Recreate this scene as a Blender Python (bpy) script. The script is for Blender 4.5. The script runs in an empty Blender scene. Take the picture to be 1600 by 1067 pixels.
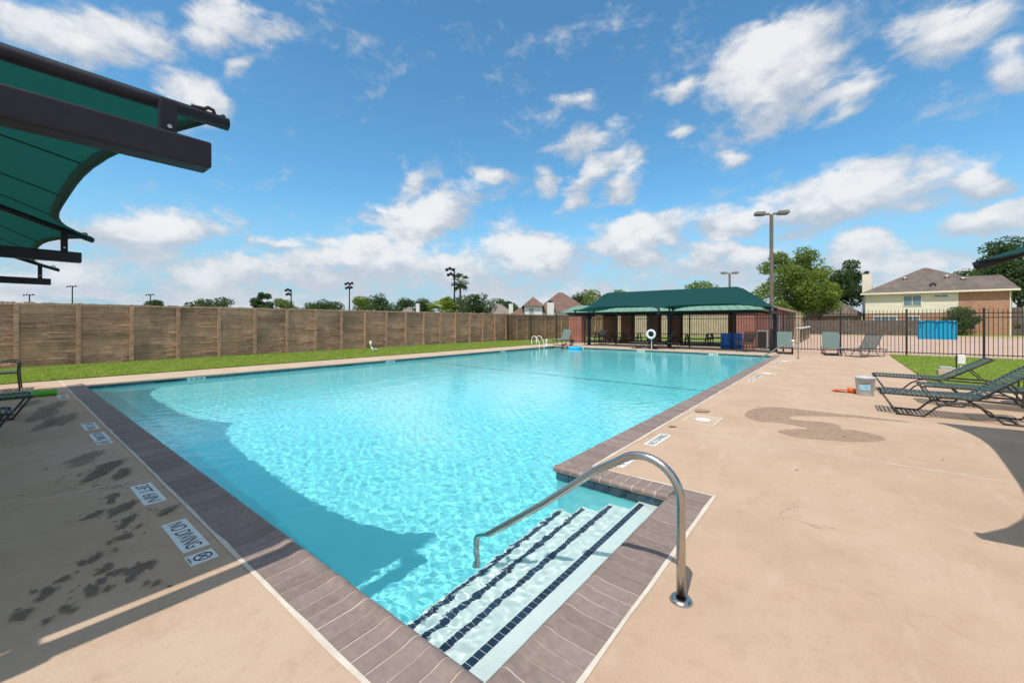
import bpy, bmesh, math, random
import numpy as np
from mathutils import Vector, Matrix
R = math.radians
random.seed(7); rng = np.random.default_rng(11)
sc = bpy.context.scene
COL = sc.collection

# ------------------------------------------------------------------ camera
cam = bpy.data.cameras.new('camera'); camo = bpy.data.objects.new('camera', cam); COL.objects.link(camo)
sc.camera = camo
camo.location = (0, 0, 1.55); camo.rotation_euler = (R(90), 0, R(38.66))
cam.sensor_width = 36; cam.lens = 14.4; cam.shift_y = -30.5/1600
cam.clip_start = .05; cam.clip_end = 2000

# ------------------------------------------------------------------ light
SUN = Vector((.07, -.51, 1)).normalized()
sl = bpy.data.lights.new('sun', 'SUN'); sl.energy = 3.0; sl.angle = R(.5); sl.color = (1, .955, .88)
so = bpy.data.objects.new('sun', sl); COL.objects.link(so); so.location = (0, -20, 40)
so.rotation_euler = SUN.to_track_quat('Z', 'Y').to_euler()
sl.cycles.is_caustics_light = True
sc.view_settings.view_transform = 'Standard'; sc.view_settings.look = 'None'
sc.view_settings.exposure = 0.50; sc.view_settings.gamma = 1
sc.cycles.max_bounces = 12; sc.cycles.transparent_max_bounces = 12; sc.cycles.diffuse_bounces = 6; sc.cycles.glossy_bounces = 6; sc.cycles.transmission_bounces = 10
sc.cycles.caustics_refractive = True; sc.cycles.caustics_reflective = True
sc.cycles.sample_clamp_indirect = 3.0

# ------------------------------------------------------------------ world: clear sky with fair-weather cumulus
CLOUDS = [(-1.49, 0.443, 0.151, 0.05, 0.39, 1), (-1.264, 0.537, 0.089, 0.054, 0.55, 1), (-1.326, 0.413, 0.063, 0.036, 0.09, 1), (-1.236, 0.467, 0.05, 0.017, 0.67, 0.7), (-1.385, 0.156, 0.15, 0.053, 0.13, 1), (-1.187, 0.162, 0.062, 0.022, 0.09, 0.9), (-0.898, 0.236, 0.225, 0.066, 0.28, 1), (-0.698, 0.324, 0.043, 0.06, 1.0, 0.8), (-0.083, 0.466, 0.156, 0.092, 0.45, 1.05), (0.022, 0.41, 0.077, 0.029, 0.2, 0.9), (0.024, 0.367, 0.044, 0.017, 0.41, 0.75), (0.148, 0.461, 0.076, 0.043, -0.05, 1), (0.216, 0.392, 0.03, 0.027, 0.06, 0.9), (-0.505, 0.488, 0.079, 0.026, -0.07, 0.75), (-0.512, 0.392, 0.109, 0.033, 0.33, 0.75), (-0.489, 0.323, 0.135, 0.032, 0.58, 0.85), (-0.408, 0.308, 0.052, 0.046, -0.08, 0.7), (-0.597, 0.32, 0.047, 0.036, -0.02, 0.65), (0.008, 0.221, 0.199, 0.052, 0.13, 1), (0.173, 0.232, 0.041, 0.028, -0.05, 0.95), (0.18, 0.173, 0.07, 0.024, 0.28, 0.95), (-0.393, 0.19, 0.172, 0.058, 0.09, 1), (-0.199, 0.193, 0.118, 0.043, -0.1, 1), (-0.628, 0.159, 0.14, 0.055, 0.13, 1), (-1.034, 0.138, 0.26, 0.051, 0.1, 1), (-0.199, 0.126, 0.161, 0.041, -0.06, 0.9), (-0.845, 0.12, 0.316, 0.061, 0.02, 0.95), (-1.233, 0.083, 0.293, 0.034, 0.05, 0.9), (-0.289, 0.461, 0.058, 0.021, -0.01, 0.65), (-0.199, 0.332, 0.05, 0.022, -0.16, 0.65), (-0.305, 0.41, 0.047, 0.017, -0.14, 0.6), (-0.992, 0.251, 0.071, 0.022, 0.08, 0.8), (0.022, 0.125, 0.069, 0.028, -0.1, 0.95), (0.141, 0.089, 0.103, 0.028, -0.09, 0.85), (-0.905, 0.334, 0.09, 0.027, 0.39, 0.5), (-1.532, 0.064, 0.108, 0.022, 0.07, 0.8)]

class NT:
    """small helper for building node trees"""
    def __init__(s, tree): s.t = tree
    def n(s, kind, **kw):
        nd = s.t.nodes.new(kind)
        for k, v in kw.items(): setattr(nd, k, v)
        return nd
    def put(s, sock, v):
        if v is None: return
        if isinstance(v, bpy.types.NodeSocket): s.t.links.new(v, sock)
        else: sock.default_value = v
    def m(s, op, a, b=None, c=None, clamp=False):
        nd = s.n('ShaderNodeMath', operation=op, use_clamp=clamp)
        for i, v in enumerate((a, b, c)):
            if v is not None: s.put(nd.inputs[i], v)
        return nd.outputs[0]
    def vm(s, op, a, b=None, scale=None):
        nd = s.n('ShaderNodeVectorMath', operation=op)
        s.put(nd.inputs[0], a); s.put(nd.inputs[1], b)
        if scale is not None: s.put(nd.inputs['Scale'], scale)
        return nd.outputs['Value'] if op in ('LENGTH', 'DOT_PRODUCT', 'DISTANCE') else nd.outputs['Vector']
    def noise(s, vec, scale, detail=4, rough=.5, dist=0., out='Fac'):
        nd = s.n('ShaderNodeTexNoise'); s.put(nd.inputs['Vector'], vec)
        nd.inputs['Scale'].default_value = scale; nd.inputs['Detail'].default_value = detail
        nd.inputs['Roughness'].default_value = rough; nd.inputs['Distortion'].default_value = dist
        return nd.outputs[out]
    def mix(s, f, a, b, blend='MIX'):
        nd = s.n('ShaderNodeMix', data_type='RGBA', blend_type=blend)
        s.put(nd.inputs[0], f)
        for i, v in ((6, a), (7, b)):
            if isinstance(v, tuple): v = (*v, 1) if len(v) == 3 else v
            s.put(nd.inputs[i], v)
        return nd.outputs[2]
    def rng(s, v, a, b, c=0., d=1., smooth=True):
        nd = s.n('ShaderNodeMapRange', interpolation_type='SMOOTHSTEP' if smooth else 'LINEAR')
        s.put(nd.inputs[0], v)
        for i, q in enumerate((a, b, c, d)): s.put(nd.inputs[i+1], q)
        return nd.outputs[0]

w = bpy.data.worlds.new('World'); sc.world = w; w.use_nodes = True
T = NT(w.node_tree); T.t.nodes.clear()
sky = T.n('ShaderNodeTexSky', sky_type='NISHITA', sun_disc=False)
sky.sun_elevation = math.asin(SUN.z); sky.sun_rotation = math.atan2(SUN.x, SUN.y)
sky.air_density = 1.0; sky.dust_density = .35; sky.ozone_density = 2.5
hs = T.n('ShaderNodeHueSaturation'); hs.inputs['Saturation'].default_value = 1.05; hs.inputs['Value'].default_value = 1.0
T.put(hs.inputs['Color'], sky.outputs[0])
tc = T.n('ShaderNodeTexCoord'); D = tc.outputs['Generated']
sx = T.n('ShaderNodeSeparateXYZ'); T.put(sx.inputs[0], D)
az = T.m('ARCTAN2', sx.outputs[0], sx.outputs[1]); el = T.m('ARCSINE', sx.outputs[2])
# azimuth seam is put behind the viewer's left shoulder, where no cloud centre lies
az = T.m('ADD', az, T.m('MULTIPLY', T.m('LESS_THAN', az, -1.75), 2*math.pi))
P = T.n('ShaderNodeCombineXYZ'); T.put(P.inputs[0], az); T.put(P.inputs[1], el)
nv = T.vm('MULTIPLY', D, (1, 1, 1.7))
warp = T.noise(nv, 5.0, 3, .5, out='Color')
Pw = T.vm('ADD', P.outputs[0], T.vm('SCALE', T.vm('SUBTRACT', warp, (.5, .5, .5)), scale=.16))
field = None; vert = None
for (a0, e0, ra, rb, th, wt) in CLOUDS:
    mp = T.n('ShaderNodeMapping', vector_type='TEXTURE')
    T.put(mp.inputs[0], Pw); mp.inputs['Location'].default_value = (a0, e0, 0)
    mp.inputs['Rotation'].default_value = (0, 0, th); mp.inputs['Scale'].default_value = (ra*1.27, rb*1.38, 1)
    q = T.m('MULTIPLY', T.m('SUBTRACT', 1.0, T.vm('LENGTH', mp.outputs[0])), wt)
    s2 = T.n('ShaderNodeSeparateXYZ'); T.put(s2.inputs[0], mp.outputs[0])
    vv = T.m('MULTIPLY', s2.outputs[1], T.m('MAXIMUM', q, 0.0))
    field = q if field is None else T.m('MAXIMUM', field, q)
    vert = vv if vert is None else T.m('ADD', vert, vv)
# unseen cumulus behind and overhead, added and thickened for neutral fill in the shade
rest = T.m('MAXIMUM', T.rng(el, .70, .86), T.m('MAXIMUM', T.rng(az, .30, .50), T.rng(az, -1.62, -1.72)))
gen = T.m('MULTIPLY', T.m('SUBTRACT', T.noise(nv, 2.6, 3, .55), .36), 3.6)
field = T.m('MAXIMUM', field, T.m('SUBTRACT', T.m('MULTIPLY', T.m('ADD', gen, 1.0), rest), 1.0))
fbm = T.noise(nv, 9.0, 9, .62, .3)
fine = T.noise(nv, 26.0, 6, .6)
low = T.rng(el, .20, .02, 0., .95)                               # the far cumulus run together towards the horizon
lown = T.noise(T.vm('MULTIPLY', D, (1, 1, 5)), 5.0, 7, .6)
field = T.m('MAXIMUM', field, T.m('ADD', T.m('MULTIPLY', low, lown), .05))
dens = T.m('ADD', field, T.m('MULTIPLY', T.m('SUBTRACT', fbm, .5), 1.7))
dens = T.m('ADD', dens, T.m('MULTIPLY', T.m('SUBTRACT', fine, .5), .6))
alpha = T.rng(dens, .08, .62)
body = T.rng(T.m('ADD', T.m('ADD', dens, T.m('MULTIPLY', vert, 1.3)), T.m('MULTIPLY', T.m('SUBTRACT', T.noise(nv, 17., 6, .6), .5), 1.5)), .10, 1.10)
ccol = T.mix(body, (.52, .59, .69), (.97, .97, .97))
ccol = T.mix(T.rng(el, .20, .03, 0., .55), ccol, (.70, .75, .82))
haze = T.rng(el, .30, -.02, 0., .92)
skc = T.mix(1.0, hs.outputs[0], (.62, 1.0, 1.02), 'MULTIPLY')
sk = T.mix(haze, skc, (2.0, 2.9, 3.75))                 # pale moist air low in the sky
bg1 = T.n('ShaderNodeBackground'); T.put(bg1.inputs[0], sk); bg1.inputs[1].default_value = .127
bg2 = T.n('ShaderNodeBackground'); T.put(bg2.inputs[0], ccol); bg2.inputs[1].default_value = .66
mx = T.n('ShaderNodeMixShader'); T.put(mx.inputs[0], T.m('MULTIPLY', alpha, .93)); T.t.links.new(bg1.outputs[0], mx.inputs[1]); T.t.links.new(bg2.outputs[0], mx.inputs[2])
wo = T.n('ShaderNodeOutputWorld'); T.t.links.new(mx.outputs[0], wo.inputs[0])

# ------------------------------------------------------------------ helpers
class MB:
    def __init__(s): s.v = []; s.f = []
    def add(s, v, f):
        o = len(s.v); s.v += [tuple(p) for p in v]; s.f += [tuple(i+o for i in q) for q in f]; return s
    def box(s, x0, x1, y0, y1, z0, z1):
        return s.add([(x0,y0,z0),(x1,y0,z0),(x1,y1,z0),(x0,y1,z0),(x0,y0,z1),(x1,y0,z1),(x1,y1,z1),(x0,y1,z1)],
                     [(0,3,2,1),(4,5,6,7),(0,1,5,4),(1,2,6,5),(2,3,7,6),(3,0,4,7)])
    def cbox(s, c, sz): return s.box(c[0]-sz[0]/2, c[0]+sz[0]/2, c[1]-sz[1]/2, c[1]+sz[1]/2, c[2]-sz[2]/2, c[2]+sz[2]/2)
    def bar(s, p0, p1, wx, wz, up=(0,0,1)):
        p0, p1 = Vector(p0), Vector(p1); d = (p1-p0).normalized(); u = Vector(up)
        if abs(d.dot(u)) > .98: u = Vector((1,0,0))
        sd = d.cross(u).normalized()*wx/2; u = sd.cross(d).normalized()*wz/2
        vs = [p+a*sd+b*u for p in (p0,p1) for a,b in ((-1,-1),(1,-1),(1,1),(-1,1))]
        return s.add(vs, [(0,1,2,3),(7,6,5,4),(0,4,5,1),(1,5,6,2),(2,6,7,3),(3,7,4,0)])
    def tube(s, pts, r, n=8, cap=True):
        pts = [Vector(p) for p in pts]; rs = r if isinstance(r, (list, tuple)) else [r]*len(pts)
        base = len(s.v); u = None
        for i, p in enumerate(pts):
            d = (pts[min(i+1, len(pts)-1)]-pts[max(i-1, 0)]).normalized()
            if u is None: u = d.orthogonal().normalized()
            u = (u-d*u.dot(d)).normalized(); w_ = d.cross(u)
            for k in range(n):
                an = 2*math.pi*k/n; s.v.append(tuple(p+(u*math.cos(an)+w_*math.sin(an))*rs[i]))
        for i in range(len(pts)-1):
            for k in range(n):
                a0 = base+i*n+k; a1 = base+i*n+(k+1)%n; s.f.append((a0, a1, a1+n, a0+n))
        if cap:
            s.f.append(tuple(base+k for k in reversed(range(n)))); e = base+(len(pts)-1)*n; s.f.append(tuple(e+k for k in range(n)))
        return s
    def lathe(s, prof, c=(0,0,0), n=20):
        base = len(s.v); m_ = len(prof)
        for k in range(n):
            an = 2*math.pi*k/n
            for (r, z) in prof: s.v.append((c[0]+r*math.cos(an), c[1]+r*math.sin(an), c[2]+z))
        for k in range(n):
            for i in range(m_-1):
                a0 = base+k*m_+i; b0 = base+((k+1)%n)*m_+i; s.f.append((a0, b0, b0+1, a0+1))
        return s
    def prism(s, poly, z0, z1):
        n = len(poly); o = [(x,y,z0) for x,y in poly]+[(x,y,z1) for x,y in poly]
        return s.add(o, [tuple(reversed(range(n))), tuple(range(n, 2*n))]+[(i,(i+1)%n,(i+1)%n+n,i+n) for i in range(n)])
    def sheet(s, poly, z): return s.add([(x,y,z) for x,y in poly], [tuple(range(len(poly)))])
    def xf(s, M):
        s.v = [tuple(M @ Vector(p)) for p in s.v]; return s
    def mesh(s, name, mat, smooth=False):
        me = bpy.data.meshes.new(name); me.from_pydata(s.v, [], s.f)
        if mat: me.materials.append(mat)
        if smooth: me.polygons.foreach_set('use_smooth', [True]*len(me.polygons))
        me.update(); return me
    def build(s, name, mat, parent=None, smooth=False, bevel=0):
        return link(name, s.mesh(name, mat, smooth), parent, bevel=bevel)

def link(name, me, parent=None, loc=None, rz=0, bevel=0):
    o = bpy.data.objects.new(name, me); COL.objects.link(o)
    if parent: o.parent = parent
    if loc is not None: o.location = loc
    if rz: o.rotation_euler = (0, 0, rz)
    if bevel:
        b = o.modifiers.new('bevel', 'BEVEL'); b.width = bevel; b.segments = 2; b.limit_method = 'ANGLE'
    return o
def tag(o, label=None, cat=None, group=None, kind=None):
    if label: o['label'] = label
    if cat: o['category'] = cat
    if group: o['group'] = group
    if kind: o['kind'] = kind
    return o
def empty(name, loc=(0,0,0), rz=0, label=None, cat=None, group=None):
    o = bpy.data.objects.new(name, None); COL.objects.link(o); o.empty_display_size = .2
    o.location = loc; o.rotation_euler = (0, 0, rz); return tag(o, label, cat, group)
def dup(root, loc=None, rz=None, label=None, parent=None):
    r = root.copy(); COL.objects.link(r); r.parent = parent
    if loc is not None: r.location = loc
    if rz is not None: r.rotation_euler = (0, 0, rz)
    if label: r['label'] = label
    for ch in root.children:
        dup(ch, parent=r)
    return r
def arc(c, r, a0, a1, n, plane='xz'):
    out = []
    for i in range(n+1):
        t = R(a0+(a1-a0)*i/n); u, v_ = r*math.cos(t), r*math.sin(t)
        out.append((c[0]+u, c[1], c[2]+v_) if plane == 'xz' else (c[0], c[1]+u, c[2]+v_) if plane == 'yz' else (c[0]+u, c[1]+v_, c[2]))
    return out

# ------------------------------------------------------------------ materials
def pmat(name, c1, c2=None, scale=6., rough=.7, bump=0., bscale=40., metal=0., spec=.4, vary=0., detail=5, rvar=0., big=None, transl=None, world=True):
    m = bpy.data.materials.new(name); m.use_nodes = True; N = NT(m.node_tree); b = N.t.nodes['Principled BSDF']
    if world: pos = N.n('ShaderNodeNewGeometry').outputs['Position']
    else: pos = N.n('ShaderNodeTexCoord').outputs['Object']
    col = (*c1, 1)
    if c2 is not None:
        f = N.rng(N.noise(pos, scale, detail, .6), .3, .7); col = N.mix(f, c1, c2)
    if big is not None:                                # broad discoloration: (colour, scale, amount)
        f = N.rng(N.noise(pos, big[1], 4, .6), .45, .75, 0., big[2]); col = N.mix(f, col if not isinstance(col, tuple) else col, big[0])
    if vary:
        oi = N.n('ShaderNodeObjectInfo'); hv = N.n('ShaderNodeHueSaturation')
        N.put(hv.inputs['Value'], N.rng(oi.outputs['Random'], 0, 1, 1-vary, 1+vary, False))
        N.put(hv.inputs['Color'], col); col = hv.outputs[0]
    N.put(b.inputs['Base Color'], col)
    b.inputs['Roughness'].default_value = rough; b.inputs['Metallic'].default_value = metal; b.inputs['Specular IOR Level'].default_value = spec
    if rvar: N.put(b.inputs['Roughness'], N.rng(N.noise(pos, scale*1.7, 3), .3, .7, max(0, rough-rvar), min(1, rough+rvar)))
    if bump:
        bp = N.n('ShaderNodeBump'); bp.inputs['Strength'].default_value = bump; bp.inputs['Distance'].default_value = .01
        N.put(bp.inputs['Height'], N.noise(pos, bscale, 6, .65)); N.t.links.new(bp.outputs[0], b.inputs['Normal'])
    if transl:
        tr = N.n('ShaderNodeBsdfTranslucent'); N.put(tr.inputs[0], (*transl[0], 1))
        ms = N.n('ShaderNodeMixShader'); ms.inputs[0].default_value = transl[1]
        out = N.t.nodes['Material Output']
        N.t.links.new(b.outputs[0], ms.inputs[1]); N.t.links.new(tr.outputs[0], ms.inputs[2]); N.t.links.new(ms.outputs[0], out.inputs[0])
    return m
def brickmat(name, c1, c2, mortar, bw=.22, bh=.075, wall='x'):
    m = bpy.data.materials.new(name); m.use_nodes = True; N = NT(m.node_tree); b = N.t.nodes['Principled BSDF']
    pos = N.n('ShaderNodeNewGeometry').outputs['Position']; s = N.n('ShaderNodeSeparateXYZ'); N.put(s.inputs[0], pos)
    c = N.n('ShaderNodeCombineXYZ'); N.put(c.inputs[0], N.m('ADD', s.outputs[0], s.outputs[1])); N.put(c.inputs[1], s.outputs[2])
    t = N.n('ShaderNodeTexBrick'); N.put(t.inputs['Vector'], c.outputs[0])
    t.inputs['Color1'].default_value = (*c1, 1); t.inputs['Color2'].default_value = (*c2, 1); t.inputs['Mortar'].default_value = (*mortar, 1)
    t.inputs['Scale'].default_value = 1; t.inputs['Brick Width'].default_value = bw; t.inputs['Row Height'].default_value = bh; t.inputs['Mortar Size'].default_value = .008
    N.put(b.inputs['Base Color'], N.mix(N.rng(N.noise(pos, 1.5, 4), .35, .7, 0, .35), t.outputs['Color'], tuple(x*.6 for x in c1)))
    bp = N.n('ShaderNodeBump'); bp.inputs['Strength'].default_value = .6; bp.inputs['Distance'].default_value = .01
    N.put(bp.inputs['Height'], N.m('SUBTRACT', 1.0, t.outputs['Fac'])); N.t.links.new(bp.outputs[0], b.inputs['Normal'])
    b.inputs['Roughness'].default_value = .9
    return m
def deckmat(name, c1, c2, light, dark):
    m = bpy.data.materials.new(name); m.use_nodes = True; N = NT(m.node_tree); b = N.t.nodes['Principled BSDF']
    pos = N.n('ShaderNodeNewGeometry').outputs['Position']
    col = N.mix(N.rng(N.noise(pos, 1.1, 6, .62), .32, .68), c1, c2)
    col = N.mix(N.rng(N.noise(pos, .33, 4, .6, .4), .45, .75, 0., .6), col, light)
    col = N.mix(N.rng(N.noise(pos, 2.3, 7, .72, 1.2), .52, .78, 0., .5), col, dark)              # old grime
    col = N.mix(N.rng(N.noise(pos, 9., 6, .7, .8), .50, .74, 0., .34), col, dark)                    # blotches
    col = N.mix(N.rng(N.noise(N.vm('MULTIPLY', pos, (1, .25, 1)), 5., 5, .7), .52, .74, 0., .45), col, light)
    col = N.mix(N.rng(N.noise(pos, 95., 3, .6), .50, .72, 0., .34), col, dark)                    # sand grains
    col = N.mix(N.rng(N.noise(pos, 60., 2, .6), .56, .75, 0., .30), col, light)
    v = N.n('ShaderNodeTexVoronoi', feature='DISTANCE_TO_EDGE'); v.inputs['Scale'].default_value = .42
    N.put(v.inputs['Vector'], N.vm('ADD', pos, N.vm('SCALE', N.noise(pos, 1.7, 5, .65, out='Color'), scale=.7)))
    cr = N.m('MULTIPLY', N.rng(v.outputs['Distance'], .0035, .0012), N.rng(N.noise(pos, .45, 2), .52, .60))
    col = N.mix(N.m('MULTIPLY', cr, .55), col, tuple(x*.45 for x in dark))                        # hairline cracks
    N.put(b.inputs['Base Color'], col); b.inputs['Roughness'].default_value = .88; b.inputs['Specular IOR Level'].default_value = .3
    br = N.noise(N.vm('MULTIPLY', pos, (1, .06, 1)), 190., 2, .5)
    hgt = N.m('ADD', N.m('MULTIPLY', N.noise(pos, 120., 5, .7), 1.0), N.m('MULTIPLY', br, .5))
    bp = N.n('ShaderNodeBump'); bp.inputs['Strength'].default_value = .45; bp.inputs['Distance'].default_value = .008
    N.put(bp.inputs['Height'], hgt); N.t.links.new(bp.outputs[0], b.inputs['Normal'])
    return m
M = {}
M['deck'] = deckmat('deck_concrete', (.505, .355, .248), (.45, .31, .208), (.56, .425, .32), (.36, .235, .148))
M['deck2'] = pmat('walk_concrete', (.52, .395, .29), (.46, .335, .24), 1.3, .9, .2, 120.)
M['drive'] = pmat('drive_concrete', (.50, .345, .26), (.44, .30, .22), .3, .9, .2, 60.)
M['caulk'] = pmat('sealant', (.64, .57, .475), (.54, .46, .375), 7., .8)
M['wet'] = pmat('damp_concrete', (.32, .21, .138), (.37, .25, .17), 7., .75, .2, 160.)
M['damp'] = pmat('damp_deck_concrete', (.15, .105, .08), (.21, .145, .10), 14., .8, .2, 160.)
M['coping'] = pmat('coping_brick', (.262, .194, .165), (.20, .148, .127), 22., .7, .3, 160., vary=.13, big=((.28, .215, .19), 1.6, .6))
M['grout'] = pmat('coping_grout', (.50, .41, .35), (.38, .31, .26), 9., .9)
M['plaster'] = pmat('pool_plaster', (.215, .70, .725), (.235, .72, .745), 2., .6)
M['floorband'] = pmat('dark_floor_band', (.05, .22, .28), (.06, .26, .32), 5., .5)
M['step'] = pmat('step_plaster', (.70, .715, .67), (.76, .765, .72), 6., .6)
M['tile'] = pmat('waterline_tile', (.020, .045, .075), (.035, .075, .105), 9., .12, .1, 30., vary=.35, spec=.6)
M['steptile'] = pmat('step_edge_tile', (.018, .030, .055), (.026, .042, .07), 12., .25, vary=.3)
M['white_tile'] = pmat('white_tile', (.72, .72, .68), (.62, .62, .58), 10., .35)
M['ink'] = pmat('black_letter', (.02, .02, .022), rough=.5)
M['steel'] = pmat('stainless_steel', (.52, .50, .47), (.44, .42, .39), 5., .26, .03, 300., metal=1., rvar=.08)
M['black'] = pmat('black_powder_coat', (.018, .017, .024), (.026, .024, .034), 8., .5, .08, 250., spec=.3)
M['iron'] = pmat('fence_iron', (.022, .018, .018), (.035, .026, .022), 6., .5)
M['fabric'] = pmat('green_shade_cloth', (.017, .110, .114), (.023, .130, .134), 60., .9, .3, 400., transl=((.004, .058, .048), .62))
M['hem'] = pmat('dark_hem', (.008, .055, .048), rough=.85)
M['stone'] = pmat('wall_stone', (.64, .385, .26), (.50, .295, .20), 3., .9, .5, 45., vary=.13, big=((.24, .17, .125), .5, .7))
M['stonep'] = pmat('wall_pilaster_stone', (.60, .375, .26), (.47, .29, .20), 5., .9, .5, 45., vary=.06)
M['grass'] = pmat('grass_ground', (.16, .25, .035), (.25, .31, .06), 2.5, .95, .3, 30., big=((.30, .28, .10), .5, .55))
M['blade'] = pmat('grass_blade', (.23, .34, .05), (.40, .45, .10), 2.4, .7, big=((.46, .42, .18), .7, .6), transl=((.38, .52, .06), .4))
M['field'] = pmat('field_ground', (.10, .15, .04), (.17, .18, .07), .05, .95)
M['wood'] = pmat('weathered_board', (.16, .125, .105), (.10, .08, .07), 2., .9, .3, 30.)
M['woodtan'] = pmat('tan_board', (.50, .41, .29), (.40, .32, .22), 2., .9, .3, 30.)
M['sling'] = pmat('green_sling', (.05, .076, .073), (.068, .096, .092), 30., .75, .1, 200.)
M['sling2'] = pmat('pale_green_sling', (.105, .155, .14), (.14, .19, .17), 30., .75, .1, 200.)
M['frame'] = pmat('bronze_frame', (.035, .030, .024), (.05, .042, .034), 12., .4)
M['brick'] = brickmat('red_brick', (.46, .15, .10), (.38, .11, .075), (.50, .38, .31))
M['hbrick'] = brickmat('house_brick', (.50, .25, .15), (.40, .175, .105), (.48, .37, .28))
M['roof'] = pmat('brown_shingle', (.17, .135, .115), (.115, .09, .078), 1.2, .95, .5, 12.)
M['roof2'] = pmat('red_brown_shingle', (.20, .12, .095), (.14, .085, .07), 1.2, .95, .5, 12.)
M['roofg'] = pmat('grey_shingle', (.24, .21, .18), (.17, .15, .13), 1.2, .95, .5, 12.)
M['metalroof'] = pmat('pale_green_metal', (.13, .26, .20), (.16, .30, .235), 2., .45)
M['siding'] = pmat('cream_siding', (.80, .73, .58), (.76, .69, .54), 1., .7)
M['white'] = pmat('white_paint', (.78, .77, .74), (.72, .71, .68), 3., .5)
M['glass'] = pmat('window_glass', (.10, .16, .20), (.16, .24, .28), .8, .08, spec=.8)
M['dark'] = pmat('dark_opening', (.012, .012, .014), rough=.6)
M['bark'] = pmat('bark', (.12, .09, .07), (.07, .055, .045), 8., .95, .5, 20.)
M['pole'] = pmat('tan_pole', (.19, .155, .125), (.15, .12, .10), 3., .6)
M['blue'] = pmat('blue_plastic', (.02, .17, .62), (.03, .20, .68), 4., .35)
M['cyan'] = pmat('blue_vinyl', (.014, .36, .66), (.018, .40, .72), 3., .5)
M['bucket'] = pmat('grey_bucket', (.46, .50, .54), (.52, .55, .58), 6., .4)
M['label'] = pmat('pale_blue_label', (.10, .42, .66), (.5, .66, .74), 14., .5)
M['orange'] = pmat('orange_rubber', (.62, .10, .02), rough=.5)
M['noodle'] = pmat('green_foam', (.11, .42, .03), (.14, .48, .05), 20., .8)
M['grey'] = pmat('grey_box', (.42, .43, .42), (.36, .37, .36), 5., .6)
M['skin'] = pmat('skin', (.42, .23, .15), (.38, .20, .13), 8., .55)
M['hair'] = pmat('dark_hair', (.012, .009, .008), rough=.6)
M['damp_rim'] = pmat('damp_rim_concrete', (.24, .17, .125), (.30, .21, .15), 14., .85)
for k_ in ('wet', 'damp', 'damp_rim'):                              # drying: the mark thins out in flecks
    N = NT(M[k_].node_tree); b_ = N.t.nodes['Principled BSDF']; pos_ = N.n('ShaderNodeNewGeometry').outputs['Position']
    N.put(b_.inputs['Alpha'], N.rng(N.m('ADD', N.noise(pos_, 16., 6, .7), N.m('MULTIPLY', N.noise(pos_, 3., 2), .25)), .42, .66, *((.45, .97) if k_ != 'damp_rim' else (.0, .6))))
def leafmat(name, c1, c2, tr):
    return pmat(name, c1, c2, .55, .6, transl=(tr, .3))
M['leaf'] = leafmat('leaf_mid', (.09, .155, .024), (.18, .235, .038), (.24, .34, .04))
M['leafd'] = leafmat('leaf_dark', (.04, .085, .025), (.078, .13, .036), (.11, .18, .035))
M['leafl'] = leafmat('leaf_light', (.13, .20, .025), (.21, .27, .04), (.28, .38, .045))
# ------------------------------------------------------------------ the pool and its deck
PX0, PX1, PY0, PY1 = -14.55, -2.40, 1.31, 22.6       # pool edge (inner edge of the coping)
NX, NY = -1.20, 3.70                                 # the stair bay pushes out to NX, up to NY
WZ = -.10                                            # water level
OUT = .33                                            # coping width

def struct(o): return tag(o, kind='structure')
# ground: one sheet to the horizon, left open under the pool yard
G = MB(); B = 900.
yx0, yx1, yy0, yy1 = -16.2, 1.8, -9., 25.7
for x0, x1, y0, y1 in ((-B, yx0, -B, B), (yx1, B, -B, B), (yx0, yx1, -B, yy0), (yx0, yx1, yy1, B)):
    G.sheet([(x0,y0),(x1,y0),(x1,y1),(x0,y1)], -.06)
struct(G.build('ground', M['field']))

deck = MB().sheet([(-16.1,-8.9),(-15.9,-8.9),(-15.9,-8.8),(-16.1,-8.8)], -.30).build('pool_deck', M['deck']); struct(deck)
J = .010
def slab(poly, mat='deck', z=0.0):
    o = MB().prism(poly, z-.10, z).build('concrete_slab', M[mat], deck); return o
def rect(x0, x1, y0, y1): return [(x0+J, y0+J), (x1-J, y0+J), (x1-J, y1-J), (x0+J, y1-J)]
cy, cx, cn, cxx = PY0-OUT, PX1+OUT, NY+.27, NX+OUT   # outer edges of the coping
YJ = [6.08, 8.9, 12.35, 15.5, 18.7, 21.9, 25.7]
# the big slab that wraps the near corner
slab([(-5.43+J,-9), (14,-9), (14,6.08-J), (cx,6.08-J), (cx,cn), (cxx,cn), (cxx,cy), (-5.43+J,cy)])
for a_, b_ in ((-8.9,-5.43), (-12.4,-8.9), (-16.2,-12.4)):
    slab([(a_+J,-9), (b_-J,-9), (b_-J,cy), (a_+J,cy)])
slab(rect(cx-J, 14, 6.08, 8.9)); slab(rect(cx-J, 14, 8.9, 12.35)); slab(rect(cx-J, 14, 12.35, 14.0))
slab(rect(cx-J, 1.8, 14.0, 15.5))
for y0, y1 in zip(YJ[3:-1], YJ[4:]): slab(rect(cx-J, 1.8, y0, y1))
for y0, y1 in ((cy,4.6),(4.6,8.2),(8.2,11.8),(11.8,15.4),(15.4,19.),(19.,PY1)):
    slab(rect(-16.2, PX0+J, y0+.004, y1), 'deck2')
for x0, x1 in ((-16.2,-13.),(-13.,-9.4),(-9.4,-5.8),(-5.8,cx)):
    slab(rect(x0, x1, PY1-J, 25.7), 'deck2')
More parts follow.
